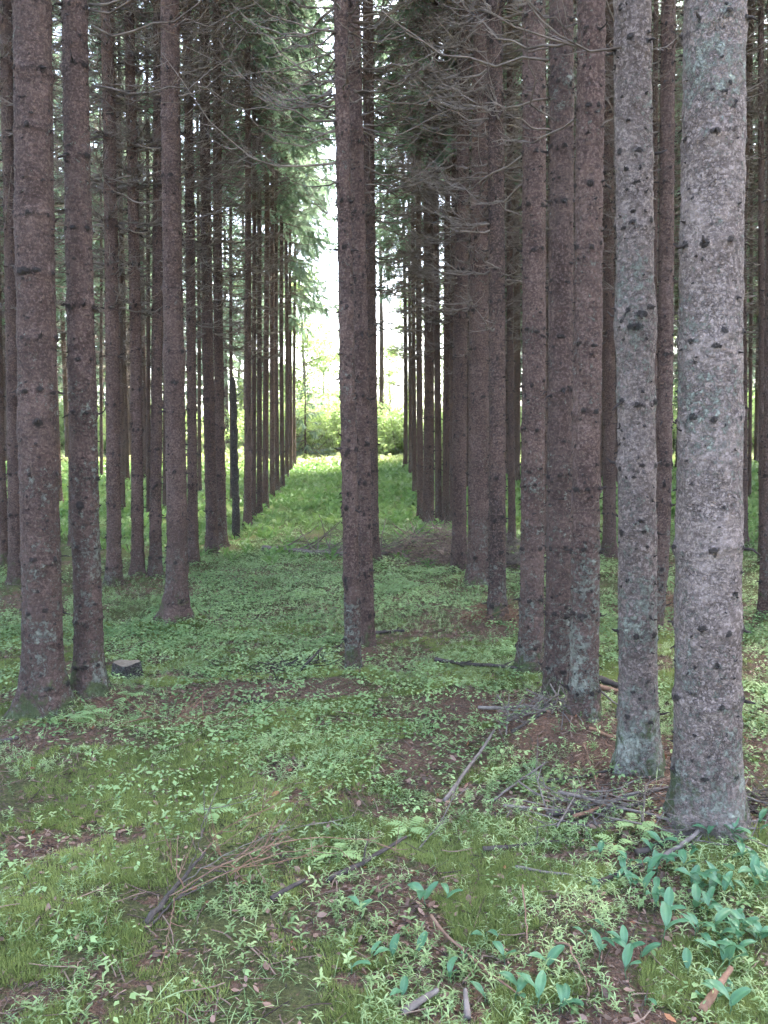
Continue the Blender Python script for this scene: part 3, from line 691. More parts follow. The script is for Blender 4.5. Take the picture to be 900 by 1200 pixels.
# leaning broken snag in the left row
x, y = ground_at(277, 631); zg = float(terrain(x, y))
sn = thing('dead_snag', 'thin dark dead snag, broken off at head height, leaning in the left row', 'dead tree', (x, y, zg))
acc = Acc(); d = ray(273, 442); kk = y / d.y; top = Vector((d.x * kk - x, 0, EYE + d.z * kk - zg))
K = 30; tt = np.linspace(0, 1, K)[:, None]; rs = RS(4)
p = np.array([0, 0, -.1]) * (1 - tt) + np.array(top)[None] * tt + rs.normal(0, .004, (K, 3)); r_ = 4.3 * y / F * np.linspace(1.15, .8, K) * rs.uniform(.93, 1.07, K); r_[-1] *= .5
tubes(acc, [p], [r_], 12, .5)
for j in range(14):
    q = p[rs.randint(4, K)]; a = rs.uniform(0, 6.28); l = rs.uniform(.05, .14)
    tubes(acc, [[q, q + [math.cos(a) * l * .6, math.sin(a) * l * .6, 0], q + [math.cos(a) * l, math.sin(a) * l, rs.uniform(-.03, .05)]]], [[.012, .008, .004]], 5, .4)
link('snag_trunk', acc.mesh('snag_trunk', [M['bark_dark']]), sn)

# ------------------------------------------------------------------ ground cover
def leafstrip(L, W, arch, rs, az, el, n=3):
    """a lance shaped leaf as a strip of quads starting at the origin"""
    V = []; Q = []
    ws = np.sin(np.linspace(.12, 1, n + 1) * math.pi) ** .8; ws[-1] = .05
    for i in range(n + 1):
        t = i / n; e = el - arch * t
        x = L * t * math.cos(el - arch * t * .5); z = L * t * math.sin(el - arch * t * .5)
        w = W * .5 * ws[i]
        V += [(x * math.cos(az) - w * math.sin(az) * -1 * -1, x * math.sin(az) + w * math.cos(az), z + .12 * w), (x * math.cos(az) + w * math.sin(az), x * math.sin(az) - w * math.cos(az), z + .12 * w)]
        if i: Q.append((2 * i - 2, 2 * i - 1, 2 * i + 1, 2 * i))
    return V, Q
def herb_template(rs, nl=10, L=.034, W=.0062, H=.05, n=2):
    V = []; Q = []
    for j in range(nl):
        h = H * (.25 + .75 * (j / nl)); az = j * 2.4 + rs.normal(0, .3)
        v, q = leafstrip(L * rs.uniform(.7, 1.2), W, rs.uniform(.6, 1.5), rs, az, rs.uniform(.3, .9), n)
        k = len(V); V += [(a, b, c + h) for a, b, c in v]; Q += [tuple(i + k for i in f) for f in q]
    k = len(V); V += [(-.0008, 0, 0), (.0008, 0, 0), (.0006, 0, H), (-.0006, 0, H)]; Q.append((k, k + 1, k + 2, k + 3))
    return np.array(V), np.array(Q)
def round_template(rs, nl=6, L=.017, H=.03):
    V = []; Q = []
    for j in range(nl):
        az = j * 2.4 + rs.normal(0, .4); r0 = rs.uniform(.006, .028); h = H * rs.uniform(.6, 1.2)
        c = np.array([math.cos(az) * r0, math.sin(az) * r0, h]); l = L * rs.uniform(.7, 1.25); a2 = az + rs.normal(0, .5); w = l * .62; dr = rs.uniform(-.5, .1)
        ux = np.array([math.cos(a2), math.sin(a2), dr]); uy = np.array([-math.sin(a2), math.cos(a2), rs.uniform(-.3, .3)])
        k = len(V)
        V += [c, c + ux * l * .35 + uy * w * .5, c + ux * l, c + ux * l * .35 - uy * w * .5]
        Q.append((k, k + 1, k + 2, k + 3))
    return np.array([list(v) for v in V]), np.array(Q)

def sample(n, y0, y1, seed, spread=.56, power=1.0, x0=None, x1=None):
    """points over the visible wedge of ground; more of them near when power > 1"""
    rs = RS(seed); y = y0 + (y1 - y0) * rs.rand(n) ** power
    if x0 is None: x = (rs.rand(n) * 2 - 1) * (y * spread + .4)
    else: x = x0 + (x1 - x0) * rs.rand(n)
    return x, y, rs
def keep(x, y, w, rs):
    k = rs.rand(len(x)) < w
    near = [(t['x'], t['y'], t['r']) for t in TREES if t['y'] < 14]
    for tx, ty, tr in near: k &= (x - tx) ** 2 + (y - ty) ** 2 > (tr * 1.25) ** 2
    return x[k], y[k]
def herb_density(x, y):
    a = vnoise(x, y, .55, 41); b = vnoise(x, y, .16, 42)
    d = np.clip((.55 * a + .45 * b - .44) * 4.5, 0, 1)
    return np.clip(d, .05, 1) * np.clip(1.15 - litter_mask(x, y) * 1.15, .05, 1)
def build_stuff(name, acc, mats, smooth=False):
    if acc.n: link(name, acc.mesh(name, mats, smooth), kind='stuff')

# star shaped herbs
acc = Acc(); rs0 = RS(50); T = [herb_template(rs0, rs0.randint(8, 12), .028 * rs0.uniform(.8, 1.2), .0052, .042 * rs0.uniform(.7, 1.3)) for _ in range(6)]
x, y, rs = sample(80000, 1.75, 8.5, 51, power=.85)
x, y = keep(x, y, herb_density(x, y), rs)
pos = np.stack([x, y, terrain(x, y) - .004], -1); n = len(x); kk = rs.randint(0, 6, n)
tone = np.clip(vnoise(x, y, .5, 43) * .7 + rs.rand(n) * .5 - .1, 0, 1)
for i in range(6):
    s = kk == i; scatter(acc, T[i][0], T[i][1], None, pos[s], rs.uniform(0, 6.28, s.sum()), rs.uniform(.3, 1.05, s.sum()), rs.uniform(-.45, .45, s.sum()), None, tone[s])
T = [herb_template(rs0, rs0.randint(5, 9), .026 * rs0.uniform(.8, 1.2), .0095, .04 * rs0.uniform(.6, 1.5), 2) for _ in range(4)]
x, y, rs = sample(9000, 1.75, 9, 59, power=.85); x, y = keep(x, y, np.clip((vnoise(x, y, .4, 64) - .4) * 3, .05, 1), rs)
pos = np.stack([x, y, terrain(x, y) - .004], -1); n = len(x); kk = rs.randint(0, 4, n)
for i in range(4):
    s = kk == i; scatter(acc, T[i][0], T[i][1], None, pos[s], rs.uniform(0, 6.28, s.sum()), rs.uniform(.4, 1.15, s.sum()), rs.uniform(-.5, .5, s.sum()), None, rs.rand(s.sum()) * .8)
T = [herb_template(rs0, 4, .10, .0035, .01, 3) for _ in range(3)]
x, y, rs = sample(5000, 1.75, 9, 60, power=.85); x, y = keep(x, y, np.clip((vnoise(x, y, .5, 65) - .45) * 3, .08, 1), rs)
pos = np.stack([x, y, terrain(x, y) - .004], -1); n = len(x); kk = rs.randint(0, 3, n)
for i in range(3):
    s = kk == i; scatter(acc, T[i][0], T[i][1], None, pos[s], rs.uniform(0, 6.28, s.sum()), rs.uniform(.4, .9, s.sum()), rs.uniform(-.6, .6, s.sum()), None, rs.rand(s.sum()) * .8)
build_stuff('herb_cover', acc, [M['herb']])

# low round leaved cover, dense in the middle distance
acc = Acc(); T = [round_template(rs0, rs0.randint(5, 9)) for _ in range(5)]
x, y, rs = sample(95000, 1.75, 13, 52, power=.8)
dens = np.clip((vnoise(x, y, .9, 44) * .6 + vnoise(x, y, .25, 45) * .4 - .38) * 4, 0, 1) * np.clip((y - 2.8) / 3.0, .05, 1) * np.clip(1.1 - litter_mask(x, y) * 1.1, .04, 1)
x, y = keep(x, y, dens, rs)
pos = np.stack([x, y, terrain(x, y) - .004], -1); n = len(x); kk = rs.randint(0, 5, n); tone = np.clip(vnoise(x, y, .7, 46) * .7 + rs.rand(n) * .5 - .1, 0, 1)
for i in range(5):
    s = kk == i; scatter(acc, T[i][0], T[i][1], None, pos[s], rs.uniform(0, 6.28, s.sum()), rs.uniform(.7, 1.4, s.sum()) * (1 + .05 * pos[s][:, 1]), rs.uniform(-.3, .3, s.sum()), None, tone[s])
T = [round_template(rs0, 9, .030, .07) for _ in range(3)]
x, y, rs = sample(9000, 3.8, 13, 68, power=.8); x, y = keep(x, y, np.clip((vnoise(x, y, .7, 69) * .6 + vnoise(x, y, .2, 70) * .4 - .55) * 6, 0, 1), rs)
pos = np.stack([x, y, terrain(x, y) - .004], -1); n = len(x); kk = rs.randint(0, 3, n)
for i in range(3):
    s = kk == i; scatter(acc, T[i][0], T[i][1], None, pos[s], rs.uniform(0, 6.28, s.sum()), rs.uniform(.4, 1.1, s.sum()), rs.uniform(-.3, .3, s.sum()), None, .3 + .7 * rs.rand(s.sum()))
build_stuff('wood_sorrel', acc, [M['sorrel']])

# moss shoots
acc = Acc(); V = []; Tt = []
for j in range(5):
    a = j * 1.256; k = len(V); V += [(math.cos(a + .5) * .0022, math.sin(a + .5) * .0022, 0), (math.cos(a - .5) * .0022, math.sin(a - .5) * .0022, 0), (math.cos(a) * .011, math.sin(a) * .011, .015)]; Tt.append((k, k + 1, k + 2))
x, y, rs = sample(300000, 1.75, 6.5, 53, power=1.15)
md = np.clip((vnoise(x, y, .6, 47) * .55 + vnoise(x, y, .12, 48) * .45 - .28) * 3.5, 0, 1) * (litter_mask(x, y) < .45)
x, y = keep(x, y, md, rs)
pos = np.stack([x, y, terrain(x, y) - .003], -1); n = len(x)
scatter(acc, V, None, Tt, pos, rs.uniform(0, 6.28, n), rs.uniform(.8, 1.9, n), rs.uniform(-.4, .4, n), None, np.clip(vnoise(x, y, .3, 49) * .7 + rs.rand(n) * .4 - .05, 0, 1))
build_stuff('moss', acc, [M['moss']])

# grass further along the strip and out on the meadow
acc = Acc()
V, Qd = [], []
for j in range(6):
    v, q = leafstrip(.9 * rs0.uniform(.7, 1.2), .05, rs0.uniform(.5, 1.6), rs0, j * 1.05 + rs0.rand(), rs0.uniform(1.0, 1.45), 3); k = len(V)
    V += [(a + rs0.normal(0, .08), b, c) for a, b, c in v]; Qd += [tuple(i + k for i in f) for f in q]
GT = (np.array(V), np.array(Qd))
x, y, rs = sample(34000, 7.2, 34, 54, power=.9)
d = meadow_mask(x, y) * (.4 + .6 * (vnoise(x, y, .9, 61) > .4)) * np.clip((y - 7) / 5, .1, 1)
x, y = keep(x, y, d, rs); n = len(x); pos = np.stack([x, y, terrain(x, y) - .01], -1)
scatter(acc, GT[0], GT[1], None, pos, rs.uniform(0, 6.28, n), rs.uniform(.10, .24, n) * np.clip(.7 + y * .02, .7, 1.5), rs.uniform(-.3, .3, n), None, np.clip(vnoise(x, y, 1.5, 62) * .7 + rs.rand(n) * .4 - .05, 0, 1))
x, y, rs = sample(26000, 27, 75, 55, spread=.62)
n = len(x); pos = np.stack([x, y, terrain(x, y) - .01], -1)
build_stuff('grass', acc, [M['grass']]); acc = Acc()
scatter(acc, GT[0], GT[1], None, pos, rs.uniform(0, 6.28, n), rs.uniform(.22, .5, n), rs.uniform(-.3, .3, n), None, rs.rand(n))
build_stuff('meadow_grass', acc, [M['meadow']])

# dead leaves
LV = np.array([(-.5, 0, .0), (-.2, .26, .10), (.2, .24, .05), (.55, .02, .16), (.2, -.25, .12), (-.2, -.24, .03), (0, 0, -.02)])
LT = np.array([(6, 1, 0), (6, 2, 1), (6, 3, 2), (6, 4, 3), (6, 5, 4), (6, 0, 5)])
for nm, mt, cnt, seed, lo in (('leaf_litter', 'litter', 34000, 56, .16), ('rusty_leaf_litter', 'rust', 1500, 57, .08)):
    acc = Acc(); x, y, rs = sample(cnt, 1.75, 8, seed, power=.8)
    w = np.clip(litter_mask(x, y) * 1.9 - .15, lo, 1) * np.clip((vnoise(x, y, .3, 63) - .2) * 2, .1, 1)
    if mt == 'rust': w = w * .8 + .1
    x, y = keep(x, y, w, rs); n = len(x); pos = np.stack([x, y, terrain(x, y) + .010], -1)
    scatter(acc, LV, None, LT, pos, rs.uniform(0, 6.28, n), rs.uniform(.012, .042, n) * (.45 + .5 * rs.rand(n)), rs.normal(0, .6, n), rs.uniform(0, 6.28, n), rs.rand(n))
    build_stuff(nm, acc, [M[mt]])

acc = Acc(); x, y, rs = sample(70000, 1.75, 7.5, 67, power=.9)
x, y = keep(x, y, np.clip(litter_mask(x, y) * 2.2 - .1, .10, 1), rs); n = len(x); pos = np.stack([x, y, terrain(x, y) + .006], -1)
scatter(acc, LV * np.array([1.6, .7, 1]), None, LT, pos, rs.uniform(0, 6.28, n), rs.uniform(.003, .013, n), rs.normal(0, .6, n), rs.uniform(0, 6.28, n), rs.rand(n) ** 1.3)
build_stuff('bark_crumbs', acc, [M['twigs']])
# fine twigs and needles on the ground
acc = Acc(); x, y, rs = sample(16000, 1.75, 11, 58, power=.85)
w = np.clip(litter_mask(x, y) * 1.6 - .05, .10, 1)
x, y = keep(x, y, w, rs); n = len(x); z = terrain(x, y) + .006
a = rs.uniform(0, 6.28, n); l = rs.uniform(.03, .20, n) * (rs.rand(n) ** .7); K = 5
t = np.linspace(-.5, .5, K); bend = rs.normal(0, .18, n)
px_ = x[:, None] + np.cos(a)[:, None] * t * l[:, None] - np.sin(a)[:, None] * (t ** 2) * (bend * l)[:, None]
py_ = y[:, None] + np.sin(a)[:, None] * t * l[:, None] + np.cos(a)[:, None] * (t ** 2) * (bend * l)[:, None]
pz_ = terrain(px_, py_) + .004 + rs.uniform(0, .012, (n, 1))
tubes(acc, np.stack([px_, py_, pz_], -1), rs.uniform(.0008, .0026, (n, 1)) * np.ones((1, K)), 3, rs.rand(n))
build_stuff('twig_litter', acc, [M['twigs']])

# ------------------------------------------------------------------ sticks lying about (each a thing)
def stick(p0, p1, r, m, label, seed, lift0=0.0, lift1=0.0, wob=.012, side=0, K=18, cat='stick', name='fallen_stick', arch=0.0, group=None):
    a = P(*p0); b = P(*p1); rs = RS(seed)
    t = np.linspace(0, 1, K); w = np.cumsum(rs.normal(0, 1, (K, 2)), 0); w -= w[0] + (w[-1] - w[0]) * t[:, None]
    L = (b - a).length; w *= wob * L / 2.0
    xx = a.x + (b.x - a.x) * t + w[:, 0]; yy = a.y + (b.y - a.y) * t + w[:, 1]
    zz = terrain(xx, yy)
    zz = np.convolve(np.pad(zz, 3, mode='edge'), np.ones(7) / 7, 'valid') + r * .8 + .004 + lift0 * (1 - t) + lift1 * t + arch * np.sin(t * math.pi)
    pts = np.stack([xx, yy, zz], -1); o0 = pts[0].copy(); pts -= o0
    acc = Acc(); rr = r * np.linspace(1.1, .62, K) * rs.uniform(.88, 1.12, K)
    tubes(acc, [pts], [rr], 10, .5)
    for j in range(side):
        q = pts[rs.randint(2, K - 2)]; az = math.atan2(b.y - a.y, b.x - a.x) + rs.choice([-1, 1]) * rs.uniform(.5, 1.2); l = rs.uniform(.08, .3) * min(1, L)
        u = np.linspace(0, 1, 5)[:, None]
        s = q + np.array([math.cos(az), math.sin(az), rs.uniform(-.05, .5)]) * l * u + rs.normal(0, .006, (5, 3)) * u
        tubes(acc, [s], [np.linspace(r * .45, r * .15, 5)], 5, rs.rand())
    return thing(name, label, cat, o0, group, acc.mesh(name, [M[m]]))

stick((318, 1058), (357, 1041), .0095, 'stickdark', 'short thick dark stick with a broken end, in the moss right of the dry shrub', 1, wob=.005, lift1=.02)
stick((384, 1036), (476, 985), .0095, 'stickdark', 'long dark broken stick lying in moss, right of the short one', 2, wob=.01, lift1=.02, side=1)
stick((521, 938), (579, 872), .009, 'stickgrey', 'grey brown bare stick slanting up to the right, propped above the herbs', 3, lift1=.06, wob=.006)
stick((505, 1082), (628, 1196), .0045, 'straw', 'long pale straw coloured stem curving down to the bottom edge', 4, wob=.02, lift0=.03, cat='stem', name='dry_stalk')
stick((566, 994), (672, 990), .009, 'stickdark', 'dark mossy stick lying level in front of the lichen flecked spruce', 5, side=3)
stick((590, 951), (700, 957), .006, 'stickgrey', 'thin pale stick lying level among others left of the thickest trunk', 6, side=2, lift0=.02)
stick((640, 914), (724, 913), .008, 'stickdark', 'dark stick lying behind the others at the foot of the lichen flecked spruce', 7, side=2)
stick((655, 938), (772, 972), .008, 'stickgrey', 'grey stick slanting right towards the foot of the thickest trunk', 8, side=3, lift0=.03)
stick((640, 958), (765, 955), .010, 'stickdark', 'thick dark stick in the pile between the two lichened spruces', 9, side=3)
stick((672, 968), (740, 940), .007, 'stickred', 'red brown stick crossing the pile between the two lichened spruces', 10, side=2, lift0=.03)
stick((698, 1040), (752, 1020), .012, 'stickdark', 'stout black stick among herbs, pointing at the lily leaves', 11, wob=.02)
stick((745, 1005), (830, 985), .013, 'stickdark', 'black rotten branch at the foot of the thickest trunk', 12, side=4)
stick((770, 1015), (860, 968), .009, 'stickgrey', 'grey branch leaning over the rotten one at the thickest trunk', 13, side=3, lift1=.04)
stick((862, 925), (900, 958), .009, 'stickred', 'brown stick right of the thickest trunk, running to the right edge', 14, side=2, lift0=.04)
stick((868, 945), (898, 975), .007, 'stickdark', 'dark stick under the brown one right of the thickest trunk', 15, side=2)
stick((472, 1199), (513, 1176), .011, 'stickgrey', 'flaking grey stick poking up at the bottom edge', 16, lift1=.02, wob=.004)
stick((548, 1200), (545, 1176), .009, 'stickgrey', 'pale grey stick end standing at the bottom edge', 17, lift1=.03, wob=.002)
stick((822, 1199), (856, 1157), .011, 'stickred', 'bright red brown stick rising from the bottom right edge', 18, lift1=.04, wob=.006)
stick((510, 782), (612, 797), .013, 'stickdark', 'dark branch lying between the central trunks and the straight brown spruce', 19, side=4, lift0=.04)
stick((610, 797), (700, 806), .010, 'stickdark', 'dark branch running behind the touching pair of trunks', 20, side=3)
stick((700, 806), (728, 812), .022, 'stickdark', 'thick dark log end stacked behind the touching pair', 21, wob=.004)
stick((701, 816), (726, 819), .018, 'stickred', 'brown log end lying under the thicker one behind the touching pair', 22, wob=.004)
stick((0, 869), (22, 868), .012, 'stickdark', 'dark log end at the left edge of the photo', 23, wob=.004)
stick((72, 851), (134, 852), .007, 'stickred', 'pale brown stick in front of the second left trunk', 24, side=1)
stick((55, 846), (90, 838), .008, 'stickgrey', 'grey broken stick at the foot of the nearest left trunk', 25, side=1)
stick((600, 868), (668, 846), .008, 'stickdark', 'thin dark branch left of the touching pair foot', 26, side=4)
stick((560, 842), (650, 850), .009, 'stickgrey', 'grey brown branch lying right of the dirt mound', 27, side=4, lift0=.02)
stick((690, 872), (748, 884), .008, 'stickred', 'red brown branch between the touching pair and the lichen flecked spruce', 28, side=3)
stick((430, 745), (474, 744), .014, 'stickdark', 'short dark log right of the central trunks', 29, side=2)
stick((604, 1015), (690, 1032), .006, 'stickgrey', 'grey twig lying left of the stout black stick', 30, side=2)
stick((575, 940), (640, 905), .005, 'stickgrey', 'thin forked twig rising left of the stick pile', 31, side=2, lift1=.05)
stick((684, 894), (706, 942), .0035, 'straw', 'thin pale bare stem standing before the lichen flecked spruce', 32, wob=.02, lift0=.05, cat='stem', name='dry_stalk')
stick((612, 1072), (622, 1128), .0028, 'straw', 'short pale upright dry stem left of the lily leaves', 33, wob=.02, lift0=.08, cat='stem', name='dry_stalk')
stick((650, 1120), (690, 1180), .003, 'straw', 'thin dry grass stem bent over the bottom lily leaves', 34, wob=.05, lift0=.02, arch=.04, cat='stem', name='dry_stalk')
stick((280, 826), (350, 832), .006, 'stickdark', 'thin dark twig on the red needle patch in the middle', 35, side=3)
stick((350, 790), (378, 784), .010, 'stickdark', 'small dark stick poking up left of the thin central trunk', 36, side=1, lift1=.10)
stick((730, 945), (800, 935), .007, 'stickgrey', 'grey stick tucked between the second and the thickest right trunk', 37, side=2)

# dry shrub lying in front
def path_px(pts, z, K=18):
    """smooth path through ground pixels with heights"""
    pp = [np.array(P(*p)) + [0, 0, h] for p, h in zip(pts, z)]
    pp = [2 * pp[0] - pp[1]] + pp + [2 * pp[-1] - pp[-2]]; out = []
    n = len(pp) - 3
    for s in np.linspace(0, n - 1e-6, K):
        i = int(s); u = s - i; a, b, c, d = pp[i:i + 4]
        out.append(.5 * ((2 * b) + (-a + c) * u + (2 * a - 5 * b + 4 * c - d) * u * u + (-a + 3 * b - 3 * c + d) * u ** 3))
    return np.array(out)
o = P(225, 1050); sh = thing('dry_shrub', 'dead uprooted shrub with arching straw brown stems lying on the moss', 'dead shrub', o)
rs = RS(77)
STEMS = [([(170, 1083), (200, 1055), (240, 1010)], [.01, .03, .05], .012, 'stickdark'),
 ([(178, 1084), (215, 1052), (265, 1012)], [.01, .02, .02], .008, 'stickdark'),
 ([(200, 1060), (262, 1060), (345, 1060), (440, 1030), (478, 1010)], [.03, .13, .22, .14, .02], .0042, 'straw'),
 ([(205, 1060), (270, 1055), (340, 1030), (395, 1020), (440, 1050)], [.03, .10, .10, .09, .02], .0038, 'straw'),
 ([(240, 1005), (262, 1015), (310, 1010), (370, 990)], [.04, .14, .20, .20], .0032, 'stickred'),
 ([(222, 1030), (235, 1040), (243, 1045)], [.04, .15, .30], .0032, 'stickgrey'),
 ([(240, 1030), (255, 1045), (300, 1035), (312, 1030)], [.04, .15, .24, .28], .0030, 'straw'),
 ([(290, 1038), (255, 1035), (243, 1035)], [.02, .12, .24], .0032, 'stickred'),
 ([(212, 1045), (260, 1045), (330, 1040), (390, 1040)], [.03, .12, .2, .23], .0030, 'stickgrey'),
 ([(215, 1050), (205, 1050), (196, 1045)], [.03, .10, .17], .0042, 'straw'),
 ([(205, 1060), (200, 1090), (194, 1113)], [.03, .04, .01], .0040, 'straw'),
 ([(270, 1030), (310, 1010), (330, 990)], [.02, .05, .05], .0045, 'stickred'),
 ([(250, 1040), (300, 1050), (330, 1060)], [.05, .18, .28], .0028, 'straw'),
 ([(230, 1035), (300, 1030), (375, 1012)], [.05, .06, .04], .0035, 'stickred'),
 ([(262, 1040), (310, 1060), (318, 1060)], [.10, .2, .27], .0026, 'straw')]
for pts, zz, r, m in STEMS:
    p = path_px(pts, zz) - np.array(o); acc = Acc(); K = len(p)
    p += rs.normal(0, .0025, p.shape)
    tubes(acc, [p], [np.linspace(r, r * .38, K) * (.55 if r < .01 else 1)], 7, .5)
    for j in range(5 if r < .01 else 0):
        q = p[rs.randint(5, K)]; dv = p[-1] - p[0]; dv = dv / np.linalg.norm(dv) + rs.normal(0, .45, 3); l = rs.uniform(.04, .13)
        u = np.linspace(0, 1, 4)[:, None]; tubes(acc, [q + dv * l * u + np.array([0, 0, .25]) * l * u ** 2], [np.linspace(r * .5, r * .2, 4)], 4, rs.rand())
    link('stem' if r < .01 else 'root_stock', acc.mesh('stem', [M[m]]), sh)

# fallen log with brushwood
a = P(308, 646); b = P(404, 652); b2 = P(470, 655)
lg = thing('fallen_log', 'thin grey fallen trunk with bare upright twigs lying across the strip', 'log', a)
K = 26; t = np.linspace(0, 1, K)[:, None]; rs = RS(61)
pts = np.array(a)[None] * (1 - t) + np.array(b2)[None] * t; pts[:, 2] = terrain(pts[:, 0], pts[:, 1]) + .05; pts += rs.normal(0, .008, pts.shape)
acc = Acc(); tubes(acc, [pts - np.array(a)], [np.linspace(.034, .026, K) * rs.uniform(.9, 1.1, K)], 12, .5)
link('log_trunk', acc.mesh('log_trunk', [M['stickgrey']]), lg)
acc = Acc()
for j in range(18):
    q = pts[rs.randint(1, K)] - np.array(a); az = rs.uniform(0, 6.28); 
    u = np.linspace(0, 1, 6)[:, None]; l = rs.uniform(.2, .7)
    dv = np.array([math.cos(az) * .8 + .35, math.sin(az) * .6, rs.uniform(.05, .55)])
    s = q + dv * l * u + np.array([0, 0, .3]) * l * u ** 2 + rs.normal(0, .012, (6, 3)) * u
    tubes(acc, [s], [np.linspace(.010, .004, 6)], 4, rs.rand())
    for k in range(3):
        q2 = s[rs.randint(1, 5)]; d2 = dv + rs.normal(0, .6, 3); u4 = np.linspace(0, 1, 3)[:, None]
        tubes(acc, [q2 + d2 * rs.uniform(.08, .25) * u4], [[.005, .004, .003]], 3, rs.rand())
link('log_twigs', acc.mesh('log_twigs', [M['deadtwig']]), lg, kind='stuff')

def brush(px, py, w, d, h, n, seed, label, m='deadtwig', fat=1.0, cat='brush pile', name='brush_pile', llo=.3, lhi=1.0):
    o = P(px, py); rs = RS(seed); acc = Acc()
    for j in range(n):
        u = rs.normal(0, .42, 2); x0 = u[0] * w; y0 = u[1] * d; hh = h * math.exp(-(u[0] ** 2 + u[1] ** 2) * 1.5)
        L = rs.uniform(llo, lhi) * .8; az = rs.uniform(0, 6.28); t = np.linspace(-.5, .5, 6)[:, None]
        el = rs.normal(.05, .32)
        p = np.array([x0, y0, 0]) + np.array([math.cos(az), math.sin(az), el]) * L * t
        p[:, 2] += rs.uniform(.02, 1) * hh + .3 * L * rs.rand() * (t[:, 0] ** 2 * 4 - .5) * .4
        g = terrain(p[:, 0] + o.x, p[:, 1] + o.y) - o.z + .012; p[:, 2] = np.maximum(p[:, 2] + g, g)
        r = rs.uniform(.003, .007) * fat; tubes(acc, [p], [np.linspace(r, r * .5, 6)], 4, rs.rand())
        for k in range(4):
            q = p[rs.randint(0, 6)]; dv = np.array([math.cos(az), math.sin(az), el]) + rs.normal(0, .6, 3); l = rs.uniform(.08, .28) * L * 1.4
            s = q + dv * l * np.linspace(0, 1, 4)[:, None]; s[:, 2] = np.maximum(s[:, 2], terrain(s[:, 0] + o.x, s[:, 1] + o.y) - o.z + .01)
            tubes(acc, [s], [np.linspace(r * .5, r * .25, 4)], 3, rs.rand())
    return thing(name, label, cat, o, None, acc.mesh(name, [M[m]]))
brush(518, 660, .50, .42, .44, 150, 71, 'heap of bare grey dead spruce branches at the foot of the right row', 'brushwood', fat=1.15)
brush(455, 655, .45, .3, .14, 40, 72, 'low sprawl of grey twigs joining the fallen log to the brush heap', fat=1.0)
brush(600, 665, .55, .5, .32, 130, 73, 'grey dead branches heaped behind the slim stained spruce')
brush(582, 738, .26, .22, .10, 90, 74, 'small tangle of rusty dead spruce twigs at the foot of the slim stained spruce', 'stickred', .6, llo=.15, lhi=.45)
brush(800, 712, .6, .4, .10, 90, 75, 'thin rusty twigs on the ground between the curved spruce and the right edge', 'stickred', .7, llo=.2, lhi=.6)
brush(705, 955, .40, .17, .03, 26, 76, 'low tangle of thin brown sticks in front of the lichen flecked spruce', 'stickgrey', .8, llo=.2, lhi=.6)
brush(830, 985, .20, .12, .03, 26, 77, 'tangle of brown twigs around the front of the thickest trunk foot', 'stickgrey', .7, llo=.12, lhi=.45)
brush(640, 852, .35, .16, .03, 26, 78, 'scattered thin twigs by the foot of the touching pair', 'stickgrey', .8, llo=.2, lhi=.5)
brush(885, 955, .16, .16, .05, 24, 79, 'twig heap right of the thickest trunk at the photo edge', 'stickgrey', .8, llo=.15, lhi=.45)
brush(195, 850, .5, .16, .03, 26, 80, 'few brown twigs on bare needles right of the left trunks', 'stickred', .7, llo=.15, lhi=.5)
brush(345, 782, .5, .3, .04, 30, 81, 'few dark twigs left of the central trunks', 'stickdark', .7, llo=.15, lhi=.5)

# stump
o = P(150, 789); st = thing('tree_stump', 'small old flat topped stump behind the second left trunk', 'stump', o - Vector((0, 0, .03)))
acc = Acc(); rs = RS(9); z = np.array([0, .03, .06, .09, .112, .118]); th = np.arange(28) * 6.283 / 28
Rr = .082 * (1 + .3 * np.exp(-z / .05))[:, None] * (1 + .08 * np.cos(5 * th + 1) + .03 * rs.normal(0, 1, 28)); Rr[-1] *= .93
V = np.stack([Rr * np.cos(th), Rr * np.sin(th), z[:, None] + 0 * Rr + .008 * np.cos(2 * th)], -1).reshape(-1, 3)
idx = np.arange(6 * 28).reshape(6, 28); r2 = np.roll(idx, -1, 1)
acc.add(V, np.stack([idx[:-1], r2[:-1], r2[1:], idx[1:]], -1).reshape(-1, 4), None, .4)
link('stump_side', acc.mesh('stump_side', [M['bark_dark']]), st)
acc = Acc(); top = V[-28:].copy(); acc.add(np.concatenate([top, [[0, 0, .116]]]), None, [(28, i, (i + 1) % 28) for i in range(28)], .7)
link('cut_face', acc.mesh('cut_face', [M['cutwood']]), st)

